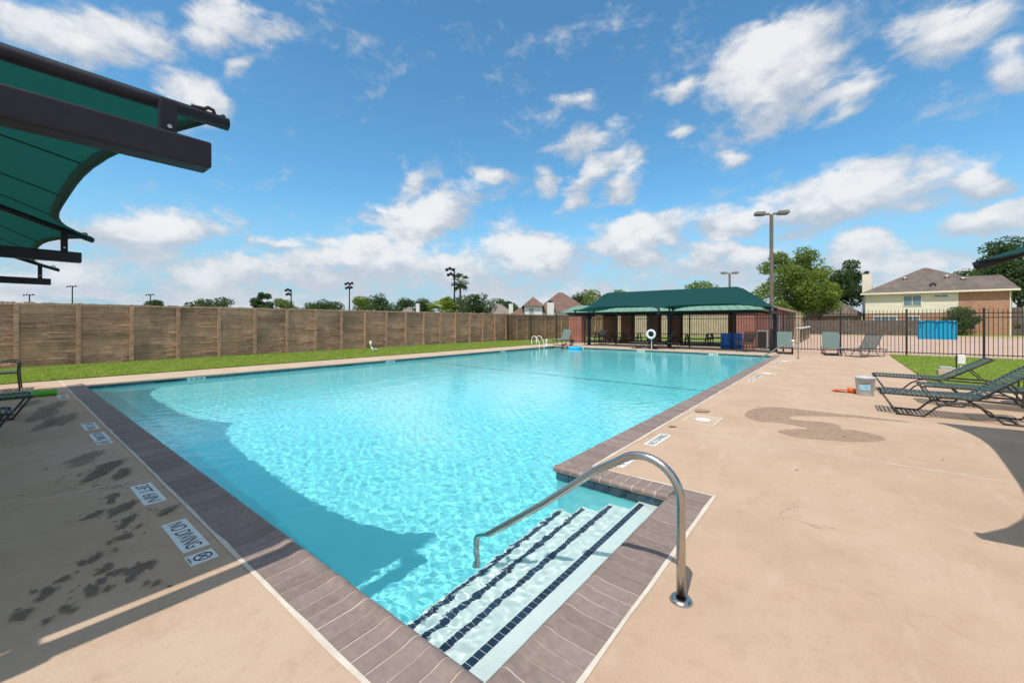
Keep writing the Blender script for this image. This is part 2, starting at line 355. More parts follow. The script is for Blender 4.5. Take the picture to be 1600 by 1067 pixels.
# sealant in the joints and along the coping
def caulk(p0, p1, w_=.024, z=.002):
    (x0,y0),(x1,y1) = p0, p1; L = math.hypot(x1-x0, y1-y0); nx, ny = -(y1-y0)/L*w_/2, (x1-x0)/L*w_/2
    n = max(2, int(L/.25)); vs = []; r_ = random.Random(int(x0*100+y1*10))
    for i in range(n+1):
        t = i/n; k = 1+r_.uniform(-.28, .28); q = r_.uniform(-.003, .003)
        px, py = x0+(x1-x0)*t, y0+(y1-y0)*t
        vs += [(px+nx*k+q, py+ny*k+q, z), (px-nx*k+q, py-ny*k+q, z)]
    MB().add(vs, [(2*i, 2*i+1, 2*i+3, 2*i+2) for i in range(n)]).build('joint_sealant', M['caulk'], deck)
for x in (-5.43, -8.9, -12.4): caulk((x,-9), (x,cy-.02))
for y in YJ[:2]: caulk((cx+.02,y), (14,y))
for y in YJ[2:-1]: caulk((cx+.02,y), (1.8,y))
caulk((-16.2,cy), (cxx+.015,cy), .028, .004); caulk((cxx,cy+.018), (cxx,cn+.017), .028, .004); caulk((cxx-.018,cn), (cx-.01,cn), .028, .004)
caulk((cx,cn+.018), (cx,25.0), .034, .004)

# basin: walls and floor, one sheet facing inwards
def fz(y): return -1.12-.55*max(0, min(1, (y-3)/15))
pw = .03                                              # walls stand back under the coping nose
bx0, bx1, by0, by1, bnx, bny = PX0-pw*0, PX1+pw, PY0-pw, PY1, NX+pw, NY+pw
ys = [by0, bny, 8, 11.9, 12.15, 16, by1]
bas = MB()
def wallq(p, q):
    bas.add([(p[0],p[1],fz(p[1])), (q[0],q[1],fz(q[1])), (q[0],q[1],-.03), (p[0],p[1],-.03)], [(0,1,2,3)])
for y0, y1 in zip(ys, ys[1:]):
    bas.add([(bx0,y0,fz(y0)), (bx1,y0,fz(y0)), (bx1,y1,fz(y1)), (bx0,y1,fz(y1))], [(0,1,2,3)])
    wallq((bx0,y1), (bx0,y0))
    if y0 >= bny: wallq((bx1,y0), (bx1,y1))
bas.add([(bx1,by0,fz(0)), (bnx,by0,fz(0)), (bnx,bny,fz(0)), (bx1,bny,fz(0))], [(0,1,2,3)])
wallq((bx0,by0), (bnx,by0)); wallq((bnx,by0), (bnx,bny)); wallq((bnx,bny), (bx1,bny)); wallq((bx1,by1), (bx0,by1))
pool = struct(bas.build('swimming_pool', M['plaster']))
def recv(o): o.cycles.is_caustics_receiver = True; return o
recv(pool)
# dark band laid across the floor, just above the plaster
recv(MB().add([(bx0,11.9,fz(11.9)+.004),(bx1,11.9,fz(11.9)+.004),(bx1,12.02,fz(12.02)+.004),(bx0,12.02,fz(12.02)+.004)], [(0,1,2,3)]).build('floor_band', M['floorband'], pool))

# stairs in the bay: four treads going down towards -X, each edged with a row of dark tiles
nos = [-1.43, -1.74, -2.03, -2.31]; tz = [-.145, -.40, -.65, -.90]
for i, (x, z) in enumerate(zip(nos, tz)):
    st = recv(MB().box(x-.035, bnx-.001, by0+.001, bny-.001, (tz[i+1] if i < 3 else -1.119), z).build('stair_step', M['step'], pool, bevel=.012))
    n = 46; tw = (bny-by0-.10)/n
    tm = MB().box(-.0235, .0235, -tw/2+.0022, tw/2-.0022, 0, .004).mesh('edge_tile', M['steptile'])
    for k in range(n):
        recv(link('edge_tile', tm, st, (x+.012, by0+.05+tw*(k+.5), z)))

# waterline tiles
tz0, tz1 = -.185, -.052
tm = MB().box(-.0735, .0735, -.006, .006, tz0, tz1).mesh('waterline_tile', M['tile'])
n = 8; tw = (bnx-bx1)/n
for k in range(n):
    o = recv(link('waterline_tile', tm, pool, (bx1+tw*(k+.5), bny-.007, 0))); o.scale.x = tw/.153
def band(p, q, off):
    L = math.hypot(q[0]-p[0], q[1]-p[1]); n = int(L/.153); dx, dy = (q[0]-p[0])/n, (q[1]-p[1])/n; b = MB(); e = .004
    for k in range(n):
        x0, y0 = p[0]+dx*k, p[1]+dy*k; x1, y1 = x0+dx, y0+dy
        ux, uy = dx/math.hypot(dx,dy)*e, dy/math.hypot(dx,dy)*e; d = random.uniform(.003, .009)
        ox, oy = off[0]*d, off[1]*d
        b.add([(x0+ux+ox,y0+uy+oy,tz0),(x1-ux+ox,y1-uy+oy,tz0),(x1-ux+ox,y1-uy+oy,tz1),(x0+ux+ox,y0+uy+oy,tz1)], [(0,1,2,3)])
    tag(recv(b.build('waterline_tiles', M['tile'], pool)), kind='stuff')
band((bx0,by0), (bx0,by1), (1,0)); band((bx0,by1), (bx1,by1), (0,-1)); band((bx1,bny), (bx1,by1), (-1,0)); band((bx0,by0), (bx1,by0), (0,1)); band((bx1,by0), (bnx,by0), (0,1))
# concrete lip over the tile on the two plain sides
MB().box(PX0-.02, PX0+.025, PY0, PY1, -.05, -.002).build('edge_lip', M['deck2'], pool, bevel=.012)
MB().box(PX0-.02, PX1, PY1-.025, PY1+.02, -.05, -.003).build('edge_lip', M['deck2'], pool, bevel=.012)
# skimmer mouths in the far long wall
for y in (2.9, 8.1, 14.9):
    MB().box(PX0+.011, PX0+.016, y-.28, y+.28, -.17, -.065).build('skimmer_mouth', M['dark'], pool)

# lettering
def text_mesh(s, w_, h_, mat):
    cu = bpy.data.curves.new('text', 'FONT'); cu.body = s; o = bpy.data.objects.new('text', cu); COL.objects.link(o)
    bpy.context.view_layer.update()
    me = bpy.data.meshes.new_from_object(o.evaluated_get(bpy.context.evaluated_depsgraph_get()))
    bpy.data.objects.remove(o); co = np.array([v.co[:] for v in me.vertices]); lo, hi = co.min(0), co.max(0)
    co[:,0] = ((co[:,0]-lo[0])/(hi[0]-lo[0])-.5)*w_; co[:,1] = ((co[:,1]-lo[1])/(hi[1]-lo[1])-.5)*h_; co[:,2] = 0
    me.vertices.foreach_set('co', co.ravel()); me.materials.clear(); me.materials.append(mat); me.update(); return me
def marker(name, loc, rz, s, w_, parent=deck, thick=.004, h_=.15):
    b = MB(); n = max(1, round(w_/.155)); tw = w_/n
    for k in range(n): b.box(-w_/2+tw*k+.0015, -w_/2+tw*(k+1)-.0015, -h_/2, h_/2, 0, thick)
    o = b.build(name, M['white_tile'], parent); o.location = loc; o.rotation_euler = (0,0,rz)
    if s: link('lettering', text_mesh(s, w_*.86, h_*.62, M['ink']), o, (0,0,thick+.0015))
    return o
def symbol(loc, rz, parent=deck):
    o = MB().box(-.075,.075,-.075,.075,0,.004).build('no_diving_symbol_tile', M['white_tile'], parent); o.location = loc; o.rotation_euler = (0,0,rz)
    b = MB(); z = .0055
    def ring(r0, r1, n=28):
        b.add([(r*math.cos(2*math.pi*k/n), .008+r*math.sin(2*math.pi*k/n), z) for k in range(n) for r in (r0, r1)], [(2*k, 2*k+1, (2*k+3)%(2*n), (2*k+2)%(2*n)) for k in range(n)])
    def seg(x0,y0,x1,y1,w_):
        L = math.hypot(x1-x0,y1-y0); nx,ny = -(y1-y0)/L*w_/2,(x1-x0)/L*w_/2
        b.add([(x0+nx,y0+ny,z+.0006),(x0-nx,y0-ny,z+.0006),(x1-nx,y1-ny,z+.0006),(x1+nx,y1+ny,z+.0006)], [(0,1,2,3)])
    ring(.042, .052); seg(-.032,.040,.032,-.024,.009); seg(-.026,-.010,.0,.018,.010); seg(.0,.018,.026,.030,.009); seg(-.026,-.010,-.034,.004,.006)
    for i in range(8): seg(-.040+i*.010,-.064,-.034+i*.010,-.064,.010)
    b.build('symbol', M['ink'], o); return o
marker('depth_marker_tile', (-4.89,.835,0), 0, '3FT 6IN', .62)
marker('warning_tile', (-3.73,.84,0), 0, 'NO DIVING', .60); symbol((-3.285,.83,0), 0)
marker('depth_marker_tile', (-8.70,.835,0), 0, '3FT 6IN', .60)
marker('warning_tile', (-7.80,.84,0), 0, 'NO DIVING', .60); symbol((-7.36,.835,0), 0)
marker('depth_marker_tile', (-12.62,.82,0), 0, '3FT 6IN', .60)
q = R(90)
marker('depth_marker_tile', (-1.87,4.36,0), q, '4 FT', .44); marker('warning_tile', (-1.87,5.42,0), q, 'NO DIVING', .64)
for y, s, w_ in ((12.45,'4 FT',.44),(13.35,'NO DIVING',.62),(16.9,'4 FT',.44),(18.3,'NO DIVING',.62)):
    marker('depth_marker_tile' if 'FT' in s else 'warning_tile', (-1.82,y,0), q, s, w_)
def wall_marker(loc, rot, s='4 FT'):
    o = MB().box(-.22,.22,-.07,.07,0,.006).build('wall_depth_tile', M['white_tile'], pool); o.location = loc; o.rotation_euler = rot
    link('lettering', text_mesh(s, .34, .09, M['ink']), o, (0,0,.009))
for y in (3.55, 10.1, 17.4): wall_marker((PX0+.012, y, -.115), (R(90),0,R(90)))
for x in (-12.6, -8.75, -5.0): wall_marker((x, PY1-.012, -.115), (R(90),0,0))
# skimmer lids let into the right hand deck
for y in (6.95, 14.4, 19.4):
    o = MB().box(-.22,.22,-.30,.30,0,.002).build('skimmer_cover', M['deck2'], deck); o.location = (-1.70, y, .001)
    f_ = MB()
    for a_, b_, c_, d_ in ((-.235,-.215,-.32,.32),(.215,.24,-.32,.32),(-.215,.215,.30,.32),(-.215,.215,-.32,-.30)): f_.box(a_,b_,c_,d_,0,.006)
    f_.build('frame', M['caulk'], o); MB().lathe([(0,.009),(.10,.009),(.11,.003)], (0,.02,0), 24).build('lid', M['white'], o)

# coping: bull-nosed bricks with a raised grip near the edge
prof = [(0,0),(.205,0),(.235,.003),(.262,.010),(.285,.012),(.305,.008),(.322,-.002),(.330,-.016),(.326,-.036),(.312,-.048),(.25,-.050),(0,-.050)]
def brickmesh(w_, length=OUT, shrink=0., mat=None, name='coping_brick'):
    k = length/OUT; pr = [(s_*k, z-(shrink if z > -.045 else 0)) for s_, z in prof]
    if shrink: pr = [(min(s_, length-.004), z) for s_, z in pr]
    n = len(pr); v = [(-w_/2, s_, z) for s_, z in pr]+[(w_/2, s_, z) for s_, z in pr]
    b = MB().add(v, [tuple(range(n)), tuple(reversed(range(n, 2*n)))]).add(v, [(i, i+n, (i+1)%n+n, (i+1)%n) for i in range(n)])
    me = b.mesh(name, mat or M['coping']); me.polygons.foreach_set('use_smooth', [False, False]+[1 <= i <= 8 for i in range(n)])
    return me
PITCH = .1075
bm_a = brickmesh(PITCH-.009); bm_n = brickmesh(PITCH-.009, .27)
bricks = []
def run(p, q, rz, me, grl):                            # bricks from p to q; local +y points to the water
    L = math.hypot(q[0]-p[0], q[1]-p[1]); n = round(L/PITCH)
    for k in range(n):
        t = (k+.5)/n; bricks.append((p[0]+(q[0]-p[0])*t, p[1]+(q[1]-p[1])*t, rz, me))
    g = brickmesh(L, grl, .0012, M['grout'], 'coping_bed'); o = link('coping_bed', g, pool, ((p[0]+q[0])/2, (p[1]+q[1])/2, 0), rz)
run((PX0-OUT, cy), (NX+.11, cy), 0, bm_a, OUT)                       # near side
run((cxx, cy+.11), (cxx, NY+.05), R(90), bm_a, OUT)                  # stair bay, long side
run((NX+.0, cn), (PX1+.0, cn), R(180), bm_n, .27)                    # stair bay, end
run((cx, NY+.10), (cx, PY1+.02), R(90), bm_a, OUT)                   # right hand side
bricks.sort(key=lambda b: math.hypot(b[0], b[1]))
for i, (x, y, rz, me) in enumerate(bricks[:300]):
    link('coping_brick', me, pool, (x+random.uniform(-.0012,.0012), y+random.uniform(-.0012,.0012), .001+random.uniform(-.0012,.0016)), rz+random.uniform(-.006,.006))
fb = MB()
for x, y, rz, me in bricks[300:]:
    Mx = Matrix.Translation((x,y,.001)) @ Matrix.Rotation(rz, 4, 'Z'); fb.add([Mx @ v.co for v in me.vertices], [tuple(p_.vertices) for p_ in me.polygons])
if fb.v: tag(fb.build('coping_bricks', M['coping'], pool), kind='stuff')
# the corner pieces, cut to fit
for (x0,x1,y0,y1) in ((NX+.115,cxx-.004,cy+.004,cy+.105), (NX+.06,cxx-.004,NY+.065,cn-.004), (PX1+.005,cx-.004,NY+.005,NY+.095)):
    MB().box(x0,x1,y0,y1,-.05,.002).build('coping_corner', M['coping'], pool, bevel=.006)

# water: real ripples, so that the sun draws its own net of light on the floor
nx_, ny_ = 760, 960
tx = np.linspace(0,1,nx_)**1.35; X = NX+.02-(NX+.02-(PX0-.0))*tx; ty = np.linspace(0,1,ny_)**1.55; Y = by0+(by1-by0)*ty
gx, gy = np.meshgrid(X, Y); z = np.zeros_like(gx)
spc = np.maximum(np.abs(np.gradient(X))[None,:], np.gradient(Y)[:,None])
for i in range(150):
    lam = 10**rng.uniform(math.log10(.045), math.log10(.42)) if i < 138 else rng.uniform(.5, 1.3); th = rng.normal(1.9, 1.3); k = 2*math.pi/lam
    slope = .0037*(1.0 if lam < .2 else .6)
    fade = np.clip(lam/(4.2*spc)-.1, 0, 1)                           # the mesh is coarser further off
    z += slope/k*fade*np.sin(k*(gx*math.cos(th)+gy*math.sin(th))+rng.uniform(0, 6.28)+.6*np.sin(gx*.9+i)+.6*np.sin(gy*.8+2*i))
keep = (gx <= bx1+.0) | (gy <= bny)
idx = np.arange(nx_*ny_).reshape(ny_, nx_)
kf = keep[:-1,:-1] & keep[:-1,1:] & keep[1:,1:] & keep[1:,:-1]
f4 = np.stack([idx[:-1,:-1][kf], idx[1:,:-1][kf], idx[1:,1:][kf], idx[:-1,1:][kf]], -1)
me = bpy.data.meshes.new('pool_water'); me.vertices.add(nx_*ny_); me.vertices.foreach_set('co', np.stack([gx,gy,z+WZ],-1).astype(np.float32).ravel())
me.loops.add(f4.size); me.loops.foreach_set('vertex_index', f4.ravel().astype(np.int32)); me.polygons.add(len(f4))
me.polygons.foreach_set('loop_start', np.arange(0, f4.size, 4, dtype=np.int32)); me.update(calc_edges=True)
bmm = bmesh.new(); bmm.from_mesh(me); bmesh.ops.delete(bmm, geom=[v for v in bmm.verts if not v.link_faces], context='VERTS'); bmm.to_mesh(me); bmm.free()
me.polygons.foreach_set('use_smooth', [True]*len(me.polygons))
wm = bpy.data.materials.new('pool_water'); wm.use_nodes = True; N = NT(wm.node_tree); N.t.nodes.clear()
gl = N.n('ShaderNodeBsdfGlass'); gl.inputs['IOR'].default_value = 1.333; gl.inputs['Roughness'].default_value = 0; gl.inputs['Color'].default_value = (.94, .99, 1, 1)
wp_ = N.n('ShaderNodeNewGeometry').outputs['Position']; wb = N.n('ShaderNodeBump'); wb.inputs['Strength'].default_value = .22; wb.inputs['Distance'].default_value = .006
N.put(wb.inputs['Height'], N.noise(wp_, 26., 2, .5)); N.t.links.new(wb.outputs[0], gl.inputs['Normal'])
mo = N.n('ShaderNodeOutputMaterial'); N.t.links.new(gl.outputs[0], mo.inputs[0]); me.materials.append(wm)
water = struct(link('pool_water', me)); water.cycles.is_caustics_caster = True

# damp marks drying on the deck, each with its own outline
def blob(cx_, cy_, rx, ry, rot, rough_, seed, n=72):
    r_ = random.Random(seed); ph = [r_.uniform(0,6.28) for _ in range(11)]; out = []
    for k in range(n):
        t = 2*math.pi*k/n; m_ = 1+sum(rough_/(j+1)**.7*math.sin((j+2)*t+ph[j]) for j in range(11))
        x, y = rx*m_*math.cos(t), ry*m_*math.sin(t); out.append((cx_+x*math.cos(rot)-y*math.sin(rot), cy_+x*math.sin(rot)+y*math.cos(rot)))
    return out
STZ = [.0012]
def stain(poly, mat='damp'):
    STZ[0] += .00008; z = STZ[0]; MB().sheet(poly, z).build('damp_mark', M[mat], deck)
PUD = [(-1.26, 7.77), (-1.23, 8.43), (-0.95, 8.86), (-0.44, 8.87), (0.03, 8.87), (0.46, 8.86), (0.87, 8.87), (0.84, 8.75), (0.44, 8.69), (-0.03, 8.60), (-0.61, 8.19), (-0.64, 8.01), (-0.59, 7.84), (-0.18, 8.0), (-0.0, 7.88), (0.02, 7.73), (-0.0, 7.6), (0.15, 7.67), (0.33, 7.58), (0.51, 7.38), (0.42, 7.14), (0.13, 6.87), (-0.09, 6.8), (-0.39, 6.66), (-0.58, 6.75), (-0.72, 6.86), (-0.61, 7.09), (-0.46, 7.26), (-0.36, 7.25), (-0.37, 7.35), (-0.47, 7.43), (-0.72, 7.51), (-1.0, 7.36), (-1.18, 7.56)]
SPOTS = [(-5.06, 0.63, 0.079, 0.04, -0.4), (-4.92, 0.6, 0.07, 0.029, -0.25), (-4.67, 0.64, 0.143, 0.066, -0.79), (-4.68, 0.47, 0.078, 0.047, -0.8), (-4.35, 0.63, 0.08, 0.046, -0.39), (-4.25, 0.58, 0.053, 0.026, -0.27), (-4.03, 0.56, 0.059, 0.039, -0.44), (-3.82, 0.39, 0.049, 0.035, -0.35), (-3.8, 0.33, 0.031, 0.021, -0.26), (-3.64, 0.43, 0.023, 0.019, -0.58), (-3.59, 0.41, 0.043, 0.032, -0.31), (-3.44, 0.55, 0.073, 0.062, 2.39), (-3.5, 0.45, 0.045, 0.034, -1.36), (-3.34, 0.49, 0.032, 0.024, 2.87), (-3.45, 0.38, 0.033, 0.023, 2.93), (-3.37, 0.33, 0.077, 0.027, 3.03), (-3.32, 0.39, 0.028, 0.018, 2.97), (-3.65, 0.24, 0.032, 0.024, -0.27), (-3.55, 0.17, 0.052, 0.03, -0.09), (-3.61, 0.12, 0.02, 0.013, -0.1), (-3.49, 0.14, 0.021, 0.014, -0.08), (-3.39, 0.07, 0.037, 0.034, -1.61), (-3.35, 0.07, 0.033, 0.016, 3.13), (-3.26, 0.22, 0.039, 0.021, 3.07), (-3.21, 0.25, 0.022, 0.016, 3.07), (-3.2, 0.15, 0.024, 0.017, 3.13), (-3.16, 0.58, 0.024, 0.017, 2.86), (-3.2, 0.54, 0.018, 0.013, 2.89), (-3.83, 0.49, 0.021, 0.012, -0.25), (-3.99, 0.48, 0.023, 0.012, -0.24), (-4.14, 0.66, 0.026, 0.016, -0.39), (-6.1, 0.72, 0.216, 0.089, -0.64), (-5.88, 0.62, 0.168, 0.073, -0.65), (-5.72, 0.78, 0.188, 0.052, -0.21), (-6.75, 0.62, 0.22, 0.09, -0.51), (-6.49, 0.57, 0.134, 0.051, -0.56), (-4.30, 0.86, 0.08, 0.04, -.9), (-9.6, .6, .5, .13, -.2), (-10.4, .45, .6, .12, -.15), (-9.3, .42, .3, .08, -.3), (-11.3, .62, .5, .12, -.2), (-12.0, .35, .4, .1, -.2)]
def smoothpoly(p, n=3):
    for _ in range(n):
        q_ = []
        for i in range(len(p)):
            a_, b_ = p[i], p[(i+1) % len(p)]; q_ += [(a_[0]*.75+b_[0]*.25, a_[1]*.75+b_[1]*.25), (a_[0]*.25+b_[0]*.75, a_[1]*.25+b_[1]*.75)]
        p = q_
    return p
stain(smoothpoly(PUD, 2), 'wet')
for i, (x, y, rx, ry, rot) in enumerate(SPOTS):
    stain(blob(x, y, rx*1.1, ry*1.15, rot, .15, i), 'damp_rim'); r_ = random.Random(i+500)
    if x > -6.3: stain(blob(x, y, rx*.88, ry*.88, rot, .15, i))
    for k in range(3 if x > -6.3 else 0):
        a_ = r_.uniform(0, 6.28); q_ = r_.uniform(1.1, 1.7); s_ = r_.uniform(.10, .24)
        px_, py_ = x+q_*rx*math.cos(a_+rot), y+q_*rx*.7*math.sin(a_+rot)
        if py_ < cy-.06: stain(blob(px_, py_, s_*ry+.004, s_*ry*.8+.003, a_, .14, i*7+k, 20))
for i, (x, y, r_) in enumerate(((-1.87,7.62,.11),(-1.93,6.2,.045))): stain(blob(x, y, r_, r_*1.5, 0, .1, 90+i), 'wet')

for i, (x, y, s_, a_) in enumerate(((.62,2.62,.05,.6),(.70,2.60,.03,1.4),(-3.98,.66,.02,.3),(-3.06,.62,.018,1.),(-3.68,.30,.015,2.),(-6.5,.30,.03,.4),(.05,7.1,.03,.9),(-.35,5.2,.018,.2),(.9,6.6,.02,1.2))):
    lf = MB().add([(-s_,0,.004),(-s_*.2,s_*.35,.010),(s_,0,.006),(-s_*.1,-s_*.32,.012),(0,0,.004)], [(0,4,1),(4,2,1),(4,3,2),(0,3,4)]).build('dry_leaf', M['bark']); lf.location = (x,y,.001); lf.rotation_euler = (0,0,a_)
    LEAFL = ('dry brown leaf curl on the sunny deck at lower right', 'small leaf scrap touching the leaf curl at lower right', 'tiny dark speck left of the no diving tile', 'tiny dark speck below the no diving symbol tile', 'tiny dark speck among the near left damp marks', 'small dark scrap on the shaded deck between the slab joints', 'small leaf scrap beside the S-shaped damp patch', 'tiny scrap on the sunny deck beyond the handrail', 'small scrap near the joint left of the curved shadow')
    tag(lf, LEAFL[i], 'leaf', 'leaf scraps on the deck')
# ------------------------------------------------------------------ lawns
def lawn(name, x0, x1, y0, y1, z, n, hgt):
    o = MB().box(x0, x1, y0, y1, -.09, z).build(name, M['grass']); tag(o, kind='structure')
    px = rng.uniform(x0-.05, x1+.06, n); py = rng.uniform(y0-.05, y1+.05, n); an = rng.uniform(0, 6.28, n); h_ = hgt*rng.uniform(.5, 1.25, n); w_ = .008+.010*rng.random(n)
    lx = rng.normal(0, .45, n)*h_; ly = rng.normal(0, .45, n)*h_
    v = np.empty((n, 3, 3)); v[:,0] = np.stack([px-w_*np.cos(an), py-w_*np.sin(an), np.full(n, z-.004)], -1); v[:,1] = np.stack([px+w_*np.cos(an), py+w_*np.sin(an), np.full(n, z-.004)], -1)
    v[:,2] = np.stack([px+lx, py+ly, z+h_], -1)
    me = bpy.data.meshes.new('grass'); me.vertices.add(3*n); me.vertices.foreach_set('co', v.astype(np.float32).ravel())
    me.loops.add(3*n); me.loops.foreach_set('vertex_index', np.arange(3*n, dtype=np.int32)); me.polygons.add(n); me.polygons.foreach_set('loop_start', np.arange(0, 3*n, 3, dtype=np.int32)); me.update(calc_edges=True)
    me.materials.append(M['blade']); return me
for nm, box_, n, lab in (('side_lawn', (-21.1,-16.23,-6,25.6,.03), 150000, 'mown green grass strip between the stone wall and the pool deck'),
                    ('fence_lawn', (1.83,13.5,14.03,25.6,.03), 120000, 'mown green grass patch beside the iron fence on the right')):
    me = lawn(nm, *box_, n, .05); tag(link('grass', me), lab, 'grass', kind='stuff')
struct(MB().box(-21.1,-4.9,25.62,60,-.12,-.02).build('back_lawn', M['grass']))
struct(MB().box(-3.6,60,25.75,61.2,-.12,-.035).build('driveway', M['drive']))
struct(MB().box(-4.,60,60.9,61.2,-.1,.07).build('kerb', M['deck2'], bevel=.03))
struct(MB().box(-4.,60,61.2,69.9,-.1,.03).build('verge', M['grass']))
struct(MB().box(-16.6,-3.6,25.72,34.,-.1,-.004).build('pavilion_floor', M['deck2']))

# ------------------------------------------------------------------ precast stone wall along the left
WX = -21.2; BAY = 1.41; Y0 = .33-4*BAY
wall = empty('stone_wall', (WX,0,0), 0, 'long brown stone-textured precast wall with pilasters behind the lawn', 'wall')
def plank(seed):
    r_ = random.Random(seed); b = MB().box(-.05, -.014, -BAY/2+.048, BAY/2-.048, 0, .30).box(-.0139, .0, -BAY/2+.048, BAY/2-.048, .008, .292); z = .0075
    for row in range(4):
        hh = .0713; y = -BAY/2+.048
        while y < BAY/2-.0485:
            L = min(r_.uniform(.16,.75), BAY/2-.048-y); d = r_.choice((.003,.004,.006,.006,.009,.012,.018,.03,.042))*r_.uniform(.7,1.2)
            z0 = z+row*hh; split = r_.random() < .25
            for (u0, u1) in (((0,.5),(.5,1)) if split else ((0,1),)):
                dd = d*r_.uniform(.6,1.1); e = .0025; tilt = r_.uniform(-.006,.006)
                ya, yb, za, zb = y+e, y+L-e, z0+hh*u0+e, z0+hh*u1-e
                b.add([(0,ya,za),(0,yb,za),(0,yb,zb),(0,ya,zb),(dd,ya+.006,za+.005),(dd+tilt,yb-.006,za+.005),(dd+tilt,yb-.006,zb-.005),(dd,ya+.006,zb-.005)],
                      [(4,5,6,7),(0,1,5,4),(1,2,6,5),(2,3,7,6),(3,0,4,7)])
            y += L
    return b.mesh('wall_plank', M['stone'])
def pilaster(seed):
    r_ = random.Random(seed); b = MB().box(-.11, .06, -.052, .052, 0, 2.13); z = 0
    while z < 2.1:
        hh = min(r_.uniform(.05,.13), 2.13-z); k = r_.uniform(0, .018)
        b.box(.04, .072+k, -.054-r_.uniform(0,.012), .054+r_.uniform(0,.012), z+.003, z+hh-.003); z += hh
    return b.mesh('pilaster', M['stonep'])
PL = [plank(s) for s in range(9)]; PI = [pilaster(s+40) for s in range(4)]
capm = []
for s in range(3):
    b = MB(); r_ = random.Random(s+70); y = -BAY/2
    while y < BAY/2-.01:
        L = min(r_.uniform(.10,.26), BAY/2-y); b.box(-.10, .045+r_.uniform(0,.025), y+.004, y+L-.004, 2.125, 2.185+r_.uniform(0,.035)); y += L
    capm.append(b.mesh('wall_cap', M['stonep']))
nb = 36
for i in range(nb):
    yc = Y0+BAY*(i+.5)
    for k in range(7): link('wall_plank', PL[(i*5+k*4+random.randrange(3)) % 9], wall, (0, yc, .02+k*.30))
    link('wall_cap', capm[i % 3], wall, (0, yc, 0))
for i in range(nb+1): link('pilaster', PI[i % 4], wall, (0, Y0+BAY*i, 0))

# ------------------------------------------------------------------ iron fence across the far end
FY = 25.7
fence = empty('iron_fence', (0,FY,0), 0, 'tall dark iron picket fence across the far end of the pool yard', 'fence')
FX0, FX1, SP = -20.9, 14.3, 2.34
posts = [.03+SP*k for k in range(-9, 7)]
pk = MB().bar((0,0,.09),(0,0,2.06),.019,.019).add([(-.0095,-.0095,2.06),(.0095,-.0095,2.06),(.0095,.0095,2.06),(-.0095,.0095,2.06),(0,0,2.14)], [(0,1,4),(1,2,4),(2,3,4),(3,0,4)]).mesh('picket', M['iron'])
pst = MB().box(-.035,.035,-.035,.035,-.05,2.10).box(-.042,.042,-.042,.042,2.10,2.125).mesh('fence_post', M['iron'])
for x in posts: link('fence_post', pst, fence, (x,0,0))
for z in (.17, 1.74, 1.93):
    for x0, x1 in zip(posts, posts[1:]): link('rail', MB().box(x0+.036,x1-.036,-.016,.016,z-.018,z+.018).mesh('rail', M['iron']), fence)
for x0 in posts[:-1]:
    for k in range(1, 18): link('picket', pk, fence, (x0+SP*k/18, -.001, 0))

